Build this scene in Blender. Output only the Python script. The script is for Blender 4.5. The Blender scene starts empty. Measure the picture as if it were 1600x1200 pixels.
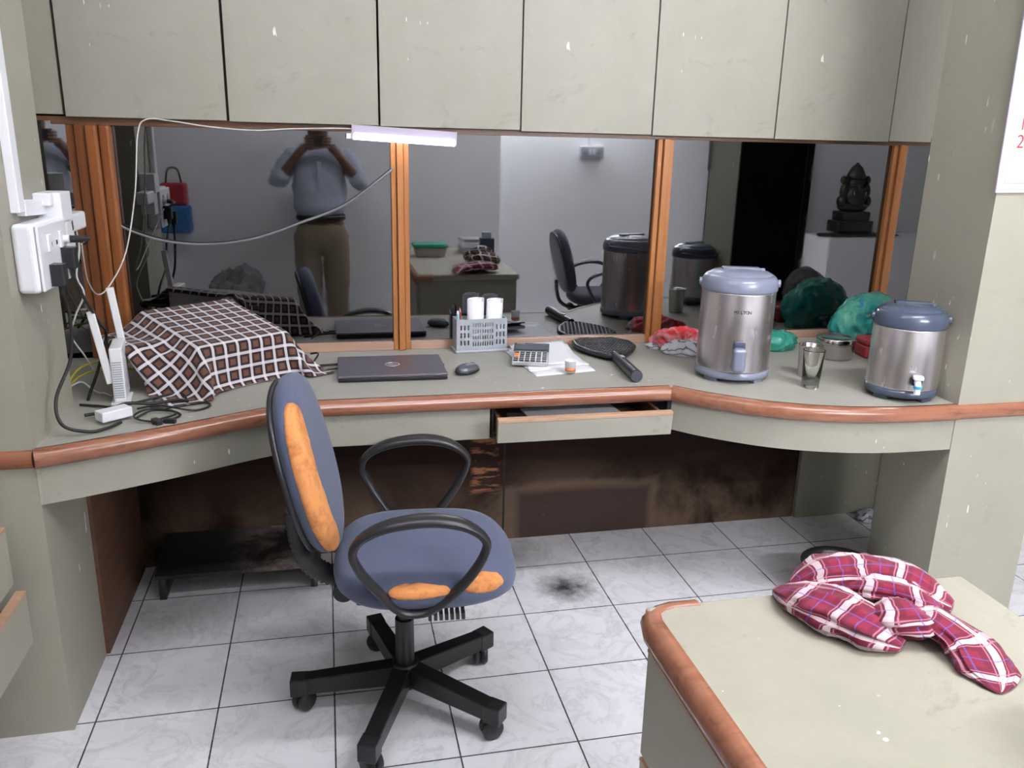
import bpy, bmesh, math, random
import numpy as np
from mathutils import Vector, Matrix, noise
random.seed(7)
C = bpy.context.scene.collection
SC = bpy.context.scene
PI = math.pi
# ------------------------------------------------------------------ camera
cam_d = bpy.data.cameras.new('camera'); cam = bpy.data.objects.new('camera', cam_d); C.objects.link(cam)
_a, _b, _c = 0.22128, 0.28129, 0.02316
_Rz = Matrix(((math.cos(_a), -math.sin(_a), 0), (math.sin(_a), math.cos(_a), 0), (0, 0, 1)))
_Rx = Matrix(((1, 0, 0), (0, math.cos(_b), -math.sin(_b)), (0, math.sin(_b), math.cos(_b))))
_Ro = Matrix(((math.cos(_c), -math.sin(_c), 0), (math.sin(_c), math.cos(_c), 0), (0, 0, 1)))
_B = Matrix(((1, 0, 0), (0, 0, -1), (0, 1, 0)))
_R = _Ro @ _Rx @ _B @ _Rz
_M = Matrix((_R[0], -_R[1], -_R[2])).transposed().to_4x4()
_M.translation = Vector((0.640, -2.925, 1.470))
cam.matrix_world = _M
cam_d.sensor_width = 36; cam_d.lens = 1292.1 / 1600 * 36; cam_d.clip_start = 0.02
SC.camera = cam
# ------------------------------------------------------------------ world, light, exposure
SC.view_settings.view_transform = 'Standard'; SC.view_settings.look = 'None'
SC.view_settings.gamma = 1; SC.view_settings.exposure = 1.4
w = bpy.data.worlds.new('world'); SC.world = w; w.use_nodes = True
w.node_tree.nodes['Background'].inputs[0].default_value = (0.8, 0.85, 1, 1)
w.node_tree.nodes['Background'].inputs[1].default_value = 0.05
CEIL = 2.75
# fluorescent tubes: (x, y, z, radiance, fixed to the wall?)  built further down as fixtures; their tubes are the lights
LIGHTS = [((2.55, -3.70, 2.02), 175, True), ((2.10, -2.05, CEIL), 100, False), ((0.40, -1.80, CEIL), 40, False)]

# ------------------------------------------------------------------ node helpers
def mat(name):
    m = bpy.data.materials.new(name); m.use_nodes = True
    return m, m.node_tree, m.node_tree.nodes['Principled BSDF']
def sock(nt, v):
    return v
def lk(nt, a, b): nt.links.new(a, b)
def math_n(nt, op, a, b=None, c=None, clamp=False):
    n = nt.nodes.new('ShaderNodeMath'); n.operation = op; n.use_clamp = clamp
    for i, v in enumerate((a, b, c)):
        if v is None: continue
        if isinstance(v, (int, float)): n.inputs[i].default_value = v
        else: lk(nt, v, n.inputs[i])
    return n.outputs[0]
def mixc(nt, fac, a, b, mode='MIX'):
    n = nt.nodes.new('ShaderNodeMix'); n.data_type = 'RGBA'; n.blend_type = mode
    for s, v in ((n.inputs[0], fac), (n.inputs[6], a), (n.inputs[7], b)):
        if isinstance(v, (int, float)): s.default_value = v
        elif isinstance(v, tuple): s.default_value = (*v[:3], 1)
        else: lk(nt, v, s)
    return n.outputs[2]
def coords(nt, kind='Object', scale=(1, 1, 1), rot=(0, 0, 0), loc=(0, 0, 0)):
    t = nt.nodes.new('ShaderNodeTexCoord'); mp = nt.nodes.new('ShaderNodeMapping')
    mp.inputs['Scale'].default_value = scale; mp.inputs['Rotation'].default_value = rot; mp.inputs['Location'].default_value = loc
    lk(nt, t.outputs[kind], mp.inputs[0]); return mp.outputs[0]
def noise_n(nt, vec, scale, detail=4, rough=0.55, dist=0.0):
    n = nt.nodes.new('ShaderNodeTexNoise'); n.inputs['Scale'].default_value = scale
    n.inputs['Detail'].default_value = detail; n.inputs['Roughness'].default_value = rough
    n.inputs['Distortion'].default_value = dist
    lk(nt, vec, n.inputs['Vector']); return n.outputs['Fac']
def ramp(nt, fac, stops, interp='LINEAR'):
    n = nt.nodes.new('ShaderNodeValToRGB'); n.color_ramp.interpolation = interp
    el = n.color_ramp.elements
    while len(el) > 1: el.remove(el[-1])
    for i, (p, c) in enumerate(stops):
        e = el[0] if i == 0 else el.new(p)
        e.position = p
        e.color = (c, c, c, 1) if isinstance(c, (int, float)) else (*c, 1)
    lk(nt, fac, n.inputs[0]); return n.outputs[0]
def bump(nt, b, h, strength=0.2, dist=0.01):
    n = nt.nodes.new('ShaderNodeBump'); n.inputs['Strength'].default_value = strength; n.inputs['Distance'].default_value = dist
    lk(nt, h, n.inputs['Height']); lk(nt, n.outputs[0], b.inputs['Normal'])
def s2l(r, g, b):
    f = lambda v: (v / 255 / 12.92) if v / 255 <= .04045 else ((v / 255 + .055) / 1.055) ** 2.4
    return (f(r), f(g), f(b))
def plain(name, col, rough=0.5, metal=0.0, **kw):
    m, nt, b = mat(name)
    b.inputs['Roughness'].default_value = rough; b.inputs['Metallic'].default_value = metal
    v = coords(nt); n = noise_n(nt, v, kw.pop('nscale', 25), 3)
    k = kw.pop('var', 0.12)
    c = mixc(nt, n, tuple(x * (1 - k) for x in col), tuple(min(1, x * (1 + k)) for x in col))
    lk(nt, c, b.inputs['Base Color'])
    for k_, v_ in kw.items():
        b.inputs[k_].default_value = v_
    return m

# ------------------------------------------------------------------ materials
def paint_mat(name, base, fleck=0.0, smudge=0.5, rough=0.5):
    m, nt, b = mat(name)
    v = coords(nt)
    big = noise_n(nt, v, 2.2, 6, 0.6, 0.3)
    weave = noise_n(nt, coords(nt, scale=(60, 60, 9)), 3.0, 3)
    c = mixc(nt, big, tuple(x * 0.86 for x in base), tuple(x * 1.10 for x in base))
    c = mixc(nt, math_n(nt, 'MULTIPLY', weave, 0.18), c, tuple(x * 0.6 for x in base))
    sm = ramp(nt, noise_n(nt, coords(nt, scale=(1, 1, 1.6)), 7.5, 8, 0.7, 0.8), [(0.0, 0.0), (0.60, 0.0), (0.72, 1.0)])
    pt = ramp(nt, noise_n(nt, v, 4.2, 7, 0.68, 0.5), [(0.40, 0.0), (0.62, 1.0)])
    c = mixc(nt, math_n(nt, 'MULTIPLY', pt, 0.26 * smudge), c, (base[0] * 0.62, base[1] * 0.68, base[2] * 0.60))
    c = mixc(nt, math_n(nt, 'MULTIPLY', sm, 0.45 * smudge), c, tuple(x * 0.42 for x in base))
    if fleck:
        f = ramp(nt, noise_n(nt, coords(nt, scale=(1, 1, 0.28)), 62, 1.5, 0.4), [(0, 0), (0.745 - 0.02 * fleck, 0), (0.765 - 0.02 * fleck, 1)])
        area_m = ramp(nt, noise_n(nt, v, 3.1, 2), [(0, 0), (0.5, 0), (0.58, 1)])
        c = mixc(nt, math_n(nt, 'MULTIPLY', f, area_m), c, (0.80, 0.80, 0.74))
    lk(nt, c, b.inputs['Base Color'])
    b.inputs['Roughness'].default_value = rough; b.inputs['Specular IOR Level'].default_value = 0.35
    bump(nt, b, weave, 0.06, 0.002)
    return m
GREEN = (0.365, 0.350, 0.285)
M = {}
M['paint'] = paint_mat('green_paint', GREEN, 1.0, 0.5)
M['paint_clean'] = paint_mat('green_paint_cabinet', (0.350, 0.338, 0.282), 0.4, 0.8)
M['desktop'] = paint_mat('green_desktop', (0.37, 0.358, 0.315), 0.3, 0.8, 0.55)
M['table_top'] = paint_mat('worn_table_top', (0.375, 0.352, 0.285), 0.3, 1.0, 0.55)
def wood_mat(name, c1, c2, rough=0.35, axis=2, sc=1.0, wear=0.0):
    m, nt, b = mat(name)
    s = [40, 40, 40]; s[axis] = 1.6
    v = coords(nt, scale=tuple(x * sc for x in s))
    n = noise_n(nt, v, 1.0, 5, 0.6, 0.4)
    c = mixc(nt, ramp(nt, n, [(0.3, 0), (0.7, 1)]), c1, c2)
    if wear:
        w_ = ramp(nt, noise_n(nt, coords(nt, scale=(1, 3, 6)), 9, 6, 0.7), [(0, 0), (0.56, 0), (0.66, 1)])
        c = mixc(nt, math_n(nt, 'MULTIPLY', w_, wear), c, tuple(x * 0.45 for x in c1))
    lk(nt, c, b.inputs['Base Color']); b.inputs['Roughness'].default_value = rough
    b.inputs['Specular IOR Level'].default_value = 0.5
    return m
M['post'] = wood_mat('varnished_post', (0.33, 0.125, 0.038), (0.42, 0.175, 0.058), 0.28)
M['post_left'] = wood_mat('red_brown_post', (0.20, 0.062, 0.020), (0.31, 0.115, 0.034), 0.28)
M['post_dark'] = wood_mat('dark_varnish', (0.14, 0.045, 0.018), (0.22, 0.08, 0.03), 0.3)
M['header'] = wood_mat('dark_header', (0.10, 0.045, 0.025), (0.17, 0.08, 0.04), 0.4, 0)
M['sill'] = wood_mat('worn_sill', (0.36, 0.22, 0.16), (0.45, 0.29, 0.21), 0.45, 0)
M['trim'] = wood_mat('brown_trim', (0.235, 0.088, 0.048), (0.34, 0.145, 0.085), 0.24, 0, 1.0, 0.5)
M['edge'] = wood_mat('raw_edge', (0.42, 0.25, 0.16), (0.52, 0.33, 0.22), 0.5, 0, 1.0, 0.4)
def ply_mat():
    m, nt, b = mat('stained_plywood')
    v = coords(nt)
    n1 = noise_n(nt, v, 2.2, 6, 0.65, 0.5); n2 = noise_n(nt, coords(nt, scale=(1.2, 1, 6)), 6, 5)
    c = mixc(nt, n2, (0.012, 0.0055, 0.0045), (0.032, 0.015, 0.011))
    sep = nt.nodes.new('ShaderNodeSeparateXYZ'); lk(nt, v, sep.inputs[0])
    low = ramp(nt, sep.outputs[2], [(0.0, 1), (0.12, 0.8), (0.33, 0.0)])
    dirt = math_n(nt, 'MULTIPLY', low, ramp(nt, n1, [(0.40, 0), (0.62, 1)]))
    c = mixc(nt, math_n(nt, 'MULTIPLY', dirt, 0.8), c, (0.19, 0.13, 0.085))
    # a pale band of scum around a darker rectangle near the floor
    def box_mask(x0, x1, z0, z1, soft):
        a = math_n(nt, 'SMOOTH_MIN', math_n(nt, 'SUBTRACT', sep.outputs[0], x0), math_n(nt, 'SUBTRACT', x1, sep.outputs[0]), 0.01)
        bb = math_n(nt, 'SMOOTH_MIN', math_n(nt, 'SUBTRACT', sep.outputs[2], z0), math_n(nt, 'SUBTRACT', z1, sep.outputs[2]), 0.01)
        d = math_n(nt, 'SMOOTH_MIN', a, bb, 0.01)
        d = math_n(nt, 'ADD', d, math_n(nt, 'MULTIPLY', math_n(nt, 'SUBTRACT', n1, 0.5), 0.09))
        return math_n(nt, 'ADD', math_n(nt, 'DIVIDE', d, soft), 0.5, clamp=True)
    outer = box_mask(1.25, 1.88, -0.2, 0.215, 0.03); inner = box_mask(1.32, 1.85, -0.2, 0.185, 0.035)
    c = mixc(nt, math_n(nt, 'MULTIPLY', outer, 0.55), c, (0.17, 0.115, 0.085))
    c = mixc(nt, math_n(nt, 'MULTIPLY', inner, 0.75), c, (0.030, 0.018, 0.018))
    flk = ramp(nt, noise_n(nt, coords(nt, scale=(1, 1, 1.5)), 40, 6, 0.75), [(0, 0), (0.62, 0), (0.72, 1)])
    c = mixc(nt, math_n(nt, 'MULTIPLY', math_n(nt, 'MULTIPLY', flk, low), 0.5), c, (0.32, 0.27, 0.22))
    # bare torn veneer left of the joint
    t = box_mask(1.13, 1.24, 0.20, 0.47, 0.02)
    torn = math_n(nt, 'MULTIPLY', t, ramp(nt, noise_n(nt, coords(nt, scale=(4, 1, 22)), 1.6, 5, 0.7), [(0.48, 0), (0.54, 1)]))
    c = mixc(nt, torn, c, (0.30, 0.13, 0.065))
    lk(nt, c, b.inputs['Base Color']); b.inputs['Roughness'].default_value = 0.75; b.inputs['Specular IOR Level'].default_value = 0.15
    bump(nt, b, n2, 0.1)
    return m
M['ply'] = ply_mat()
M['ply_side'] = wood_mat('brown_ply', (0.10, 0.045, 0.025), (0.15, 0.07, 0.04), 0.6, 1)
def tile_mat():
    m, nt, b = mat('marble_tile')
    v = coords(nt)
    sep = nt.nodes.new('ShaderNodeSeparateXYZ'); lk(nt, v, sep.inputs[0])
    T = 0.305
    def line(s):
        f = math_n(nt, 'FRACT', math_n(nt, 'ADD', math_n(nt, 'DIVIDE', s, T), 100.0))
        return math_n(nt, 'MINIMUM', f, math_n(nt, 'SUBTRACT', 1.0, f))
    d = math_n(nt, 'MINIMUM', line(sep.outputs[0]), line(sep.outputs[1]))
    wob = noise_n(nt, v, 60, 3)
    d2 = math_n(nt, 'ADD', d, math_n(nt, 'MULTIPLY', math_n(nt, 'SUBTRACT', wob, 0.5), 0.004))
    g = math_n(nt, 'LESS_THAN', d2, 0.0068)
    cx = math_n(nt, 'FLOOR', math_n(nt, 'DIVIDE', sep.outputs[0], T)); cy = math_n(nt, 'FLOOR', math_n(nt, 'DIVIDE', sep.outputs[1], T))
    comb = nt.nodes.new('ShaderNodeCombineXYZ'); lk(nt, cx, comb.inputs[0]); lk(nt, cy, comb.inputs[1])
    wn = nt.nodes.new('ShaderNodeTexWhiteNoise'); lk(nt, comb.outputs[0], wn.inputs[0])
    vm = nt.nodes.new('ShaderNodeVectorMath'); vm.operation = 'MULTIPLY_ADD'
    lk(nt, wn.outputs['Color'], vm.inputs[0]); vm.inputs[1].default_value = (9, 9, 9); lk(nt, v, vm.inputs[2])
    n = noise_n(nt, vm.outputs[0], 5.0, 7, 0.62, 1.4)
    n2 = noise_n(nt, vm.outputs[0], 2.2, 3, 0.5, 0.6)
    vein = ramp(nt, n, [(0, 1), (0.44, 0.98), (0.492, 0.80), (0.505, 0.95), (0.62, 1)])
    c = mixc(nt, n2, (0.80, 0.79, 0.84), (0.93, 0.92, 0.95))
    c = mixc(nt, 0.75, c, vein, 'MULTIPLY')
    sp = ramp(nt, noise_n(nt, v, 95, 2.5, 0.6), [(0, 0), (0.70, 0), (0.76, 1)])
    dz = ramp(nt, noise_n(nt, v, 2.4, 3), [(0.42, 0), (0.6, 1)])
    c = mixc(nt, math_n(nt, 'MULTIPLY', math_n(nt, 'MULTIPLY', sp, dz), 0.5), c, (0.16, 0.15, 0.16))
    # soft grime patch with a shape of its own, and dirt near the boards
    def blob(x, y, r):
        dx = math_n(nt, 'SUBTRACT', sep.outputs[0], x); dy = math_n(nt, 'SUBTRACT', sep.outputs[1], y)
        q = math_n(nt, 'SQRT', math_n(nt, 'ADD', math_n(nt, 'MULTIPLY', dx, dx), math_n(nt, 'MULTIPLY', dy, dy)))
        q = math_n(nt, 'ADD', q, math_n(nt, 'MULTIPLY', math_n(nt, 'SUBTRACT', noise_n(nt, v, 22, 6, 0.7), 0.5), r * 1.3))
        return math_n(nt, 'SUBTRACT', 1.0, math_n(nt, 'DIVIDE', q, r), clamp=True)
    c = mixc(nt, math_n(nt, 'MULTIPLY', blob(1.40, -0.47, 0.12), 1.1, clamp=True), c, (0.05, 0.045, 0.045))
    c = mixc(nt, math_n(nt, 'MULTIPLY', blob(1.27, -0.20, 0.16), 0.5), c, (0.16, 0.14, 0.13))
    edge = ramp(nt, sep.outputs[1], [(0.0, 0), (1.0, 0)])
    c = mixc(nt, g, c, (0.055, 0.05, 0.055))
    lk(nt, c, b.inputs['Base Color'])
    b.inputs['Roughness'].default_value = 0.28; b.inputs['Specular IOR Level'].default_value = 0.45
    lk(nt, ramp(nt, noise_n(nt, v, 7, 5), [(0.3, 0.2), (0.7, 0.45)]), b.inputs['Roughness'])
    bump(nt, b, math_n(nt, 'SUBTRACT', 1.0, g), 0.3, 0.002)
    return m
M['tile'] = tile_mat()
def mirror_mat():
    m, nt, b = mat('dark_reflective_glass')
    v = coords(nt)
    n = noise_n(nt, v, 1.6, 5, 0.6)
    c = mixc(nt, n, (0.235, 0.237, 0.246), (0.262, 0.264, 0.273))
    lk(nt, c, b.inputs['Base Color']); b.inputs['Metallic'].default_value = 1.0
    lk(nt, ramp(nt, noise_n(nt, v, 9, 6, 0.7), [(0.45, 0.012), (0.75, 0.06)]), b.inputs['Roughness'])
    return m
M['mirror'] = mirror_mat()
M['white_wall'] = plain('white_wall', (0.80, 0.80, 0.81), 0.7, nscale=3, var=0.05)
M['ceiling'] = plain('ceiling_white', (0.75, 0.75, 0.74), 0.8, nscale=2, var=0.03)
M['white_pl'] = plain('white_plastic', (0.82, 0.82, 0.86), 0.3, var=0.02)
M['router_pl'] = plain('router_plastic', (0.78, 0.78, 0.80), 0.35, var=0.02)
M['grey_pl'] = plain('grey_plastic', (0.36, 0.38, 0.42), 0.4, var=0.04)
M['black_pl'] = plain('black_plastic', (0.018, 0.018, 0.02), 0.35, var=0.1)
M['black_soft'] = plain('black_soft', (0.012, 0.012, 0.013), 0.55, var=0.1)
M['black_metal'] = plain('black_steel', (0.010, 0.010, 0.011), 0.33, var=0.15)
M['dark_hole'] = plain('dark_gap', (0.012, 0.011, 0.010), 0.8)
M['paper'] = plain('paper', (0.80, 0.80, 0.84), 0.7, var=0.03)
M['slate'] = plain('laptop_lid', (0.17, 0.155, 0.19), 0.36, 0.6, nscale=200, var=0.05)
M['slate_dk'] = plain('laptop_base', (0.012, 0.012, 0.015), 0.4)
M['mouse'] = plain('mouse_grey', (0.10, 0.11, 0.13), 0.3, 0.3)
M['silver'] = plain('silver_print', (0.55, 0.55, 0.57), 0.3, 0.6)
M['flask_lid'] = plain('blue_grey_plastic', (0.205, 0.225, 0.30), 0.22, var=0.04)
M['flask_lid_d'] = plain('slate_blue_plastic', (0.062, 0.078, 0.120), 0.2, var=0.04)
def steel(name, rough=0.27, base=(0.82, 0.775, 0.78), streak=True):
    m, nt, b = mat(name)
    b.inputs['Metallic'].default_value = 1; b.inputs['Roughness'].default_value = rough
    b.inputs['Anisotropic'].default_value = 0.75; b.inputs['Anisotropic Rotation'].default_value = 0.0
    n = noise_n(nt, coords(nt, scale=(1, 1, 60)), 3.0, 4)
    lk(nt, mixc(nt, n, tuple(x * 0.92 for x in base), base), b.inputs['Base Color'])
    if streak:
        d = ramp(nt, noise_n(nt, coords(nt, scale=(1, 1, 0.25)), 38, 4, 0.6), [(0, rough), (0.66, rough), (0.72, 0.5)])
        lk(nt, d, b.inputs['Roughness'])
    return m
M['steel'] = steel('brushed_steel')
M['steel_sh'] = steel('polished_steel', 0.14, (0.62, 0.60, 0.59), False)
M['fabric'] = None
def fabric(name, base, nsc=260, worn=None):
    m, nt, b = mat(name)
    n = noise_n(nt, coords(nt), nsc, 2); n2 = noise_n(nt, coords(nt), 5, 5)
    c = mixc(nt, n, tuple(x * 0.82 for x in base), tuple(x * 1.15 for x in base))
    c = mixc(nt, math_n(nt, 'MULTIPLY', ramp(nt, n2, [(0.5, 0), (0.75, 1)]), 0.35), c, tuple(x * 0.55 for x in base))
    lk(nt, c, b.inputs['Base Color']); b.inputs['Roughness'].default_value = 0.85
    b.inputs['Sheen Weight'].default_value = 0.15
    bump(nt, b, n, 0.15, 0.002)
    return m
M['fabric'] = fabric('blue_grey_fabric', (0.082, 0.098, 0.168))
M['fabric_dk'] = fabric('navy_fabric', (0.03, 0.034, 0.055))
def foam():
    m, nt, b = mat('orange_foam')
    v = coords(nt)
    n = noise_n(nt, v, 16, 6, 0.7, 0.4)
    c = mixc(nt, ramp(nt, n, [(0.3, 0), (0.55, 1)]), (0.36, 0.11, 0.03), (0.70, 0.29, 0.095))
    d = ramp(nt, noise_n(nt, v, 30, 5), [(0, 0), (0.6, 0), (0.75, 1)])
    c = mixc(nt, math_n(nt, 'MULTIPLY', d, 0.5), c, (0.10, 0.045, 0.03))
    lk(nt, c, b.inputs['Base Color']); b.inputs['Roughness'].default_value = 0.9
    bump(nt, b, n, 0.4, 0.004)
    return m
M['foam'] = foam()
def ridged():
    m, nt, b = mat('ridged_rubber')
    b.inputs['Base Color'].default_value = (0.035, 0.035, 0.038, 1); b.inputs['Roughness'].default_value = 0.45
    return m
M['ridged'] = plain('ridged_rubber', (0.035, 0.035, 0.038), 0.45)
def plaid(name, ground, ground2, stripe, per, wid, extra=None, gw=0.44, both_ways=True):
    """stripes from UV measured in metres"""
    m, nt, b = mat(name)
    t = nt.nodes.new('ShaderNodeTexCoord'); sep = nt.nodes.new('ShaderNodeSeparateXYZ'); lk(nt, t.outputs['UV'], sep.inputs[0])
    def band(s, off, wd, p=per):
        f = math_n(nt, 'FRACT', math_n(nt, 'ADD', math_n(nt, 'DIVIDE', s, p), 100.0 + off))
        return math_n(nt, 'LESS_THAN', math_n(nt, 'ABSOLUTE', math_n(nt, 'SUBTRACT', f, 0.5)), wd / p / 2)
    U, V = sep.outputs[0], sep.outputs[1]
    gu, gv = band(U, 0.0, per * gw), band(V, 0.0, per * gw)
    both = math_n(nt, 'MULTIPLY', gu, gv)
    c = mixc(nt, both, ground2, ground)
    su, sv = band(U, 0.5, wid), band(V, 0.5, wid)
    if not both_ways: su = math_n(nt, 'MULTIPLY', sv, 0.0)
    c = mixc(nt, math_n(nt, 'MULTIPLY', math_n(nt, 'MAXIMUM', su, sv), 0.80), c, stripe)
    c = mixc(nt, math_n(nt, 'MULTIPLY', su, sv), c, stripe)
    if extra:
        for off, wd, col in extra:
            c = mixc(nt, math_n(nt, 'MULTIPLY', math_n(nt, 'MAXIMUM', band(U, off, wd), band(V, off, wd)), 0.7), c, col)
    tw = noise_n(nt, coords(nt, 'UV', scale=(900, 900, 1)), 1.0, 1)
    c = mixc(nt, 0.35, c, mixc(nt, tw, (0.45, 0.45, 0.45), (1, 1, 1)), 'MULTIPLY')
    lk(nt, c, b.inputs['Base Color']); b.inputs['Roughness'].default_value = 0.9
    b.inputs['Sheen Weight'].default_value = 0.1
    bump(nt, b, tw, 0.25, 0.001)
    return m
M['plaid_brown'] = plaid('brown_plaid', (0.15, 0.060, 0.036), (0.022, 0.010, 0.014), (0.74, 0.69, 0.72), 0.040, 0.0085)
M['plaid_maroon'] = plaid('maroon_plaid', (0.23, 0.008, 0.038), (0.16, 0.006, 0.030), (0.74, 0.60, 0.64), 0.066, 0.0105,
                          [(0.0, 0.0018, (0.10, 0.10, 0.42)), (0.36, 0.0022, (0.50, 0.22, 0.28)), (0.64, 0.0022, (0.50, 0.22, 0.28))])
M['stripe_rag'] = plaid('striped_rag', (0.66, 0.67, 0.72), (0.60, 0.61, 0.66), (0.10, 0.10, 0.13), 0.020, 0.005, both_ways=False)
def red_rag():
    m, nt, b = mat('red_rag')
    n = noise_n(nt, coords(nt), 24, 4, 0.6)
    c = mixc(nt, ramp(nt, n, [(0.42, 0), (0.6, 1)]), (0.62, 0.035, 0.045), (0.66, 0.25, 0.27))
    lk(nt, c, b.inputs['Base Color']); b.inputs['Roughness'].default_value = 0.85; return m
M['red_rag'] = red_rag()
def bag_mat(name, c1, c2, trans=0.35, patches=None):
    m, nt, b = mat(name)
    v = coords(nt)
    c = mixc(nt, ramp(nt, noise_n(nt, v, 9, 4), [(0.35, 0), (0.65, 1)]), c1, c2)
    if patches:
        for sc, th, col in patches:
            c = mixc(nt, ramp(nt, noise_n(nt, v, sc, 2), [(0, 0), (th, 0), (th + 0.03, 1)]), c, col)
    lk(nt, c, b.inputs['Base Color'])
    b.inputs['Roughness'].default_value = 0.22; b.inputs['Transmission Weight'].default_value = trans
    b.inputs['IOR'].default_value = 1.15; b.inputs['Coat Weight'].default_value = 0.5; b.inputs['Coat Roughness'].default_value = 0.12
    vo = nt.nodes.new('ShaderNodeTexVoronoi'); vo.inputs['Scale'].default_value = 42; vo.feature = 'F1'
    lk(nt, coords(nt, scale=(1, 1.4, 1)), vo.inputs['Vector'])
    bump(nt, b, vo.outputs['Distance'], 0.7, 0.006)
    return m
M['bag_green'] = bag_mat('green_polythene', (0.03, 0.33, 0.24), (0.08, 0.48, 0.36), 0.25)
M['bag_teal'] = bag_mat('teal_polythene', (0.03, 0.34, 0.33), (0.14, 0.50, 0.34), 0.15,
                        [(11, 0.60, (0.04, 0.30, 0.42)), (14, 0.64, (0.55, 0.66, 0.50)), (6, 0.62, (0.25, 0.55, 0.12))])
M['bag_grey'] = bag_mat('grey_polythene', (0.20, 0.19, 0.20), (0.32, 0.31, 0.32), 0.2)
M['red_box'] = plain('red_plastic', (0.40, 0.035, 0.045), 0.4)
M['yellow'] = plain('yellow_cable', (0.62, 0.52, 0.03), 0.4)
M['white_cable'] = plain('white_cable', (0.62, 0.62, 0.60), 0.4)
M['glass'] = plain('clear_glass', (0.97, 0.98, 0.96), 0.02, var=0.01)
_b = M['glass'].node_tree.nodes['Principled BSDF']; _b.inputs['Transmission Weight'].default_value = 1; _b.inputs['IOR'].default_value = 1.45
M['skin'] = plain('skin', (0.16, 0.075, 0.045), 0.5)
M['hair'] = plain('black_hair', (0.01, 0.009, 0.008), 0.5)
M['shirt'] = fabric('blue_shirt', (0.40, 0.43, 0.52), 300)
M['trouser'] = fabric('khaki_trousers', (0.20, 0.155, 0.105), 300)
M['orange'] = plain('orange_print', (0.80, 0.22, 0.06), 0.5)
M['green_lid'] = plain('green_plastic', (0.02, 0.36, 0.22), 0.4)
M['bronze'] = plain('dark_bronze', (0.045, 0.038, 0.032), 0.35, 0.5, nscale=60, var=0.4)
M['dark_door'] = plain('dark_door', (0.006, 0.006, 0.007), 0.6, **{'Specular IOR Level': 0.1})
M['grey_door'] = plain('dark_grey_wall', (0.030, 0.031, 0.033), 0.7, **{'Specular IOR Level': 0.1})
M['bench'] = None
def bench_mat():
    m, nt, b = mat('grimy_black_paint')
    v = coords(nt)
    n = ramp(nt, noise_n(nt, v, 7, 8, 0.72, 0.6), [(0.45, 0), (0.62, 1)])
    sep = nt.nodes.new('ShaderNodeSeparateXYZ'); lk(nt, v, sep.inputs[0])
    right = ramp(nt, sep.outputs[0], [(0.50, 0), (0.62, 1)])
    tx = nt.nodes.new('ShaderNodeTexCoord')
    s2 = nt.nodes.new('ShaderNodeSeparateXYZ'); lk(nt, tx.outputs['Generated'], s2.inputs[0])
    right = ramp(nt, s2.outputs[0], [(0.35, 0), (0.75, 1)])
    c = mixc(nt, math_n(nt, 'MULTIPLY', n, right), (0.018, 0.017, 0.016), (0.26, 0.21, 0.19))
    lk(nt, c, b.inputs['Base Color']); b.inputs['Roughness'].default_value = 0.5
    return m
M['bench'] = bench_mat()
def emit(name, col, st):
    m, nt, b = mat(name)
    b.inputs['Emission Color'].default_value = (*col, 1); b.inputs['Emission Strength'].default_value = st
    b.inputs['Base Color'].default_value = (0.8, 0.8, 0.8, 1)
    return m
M['tube'] = emit('tube_glow', (0.84, 0.82, 1.0), 7)
M['ctube'] = emit('ceiling_tube_glow', (0.96, 0.97, 1.0), 12)
M['lamp_body'] = plain('lamp_body', (0.42, 0.38, 0.47), 0.4, var=0.02)

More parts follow.
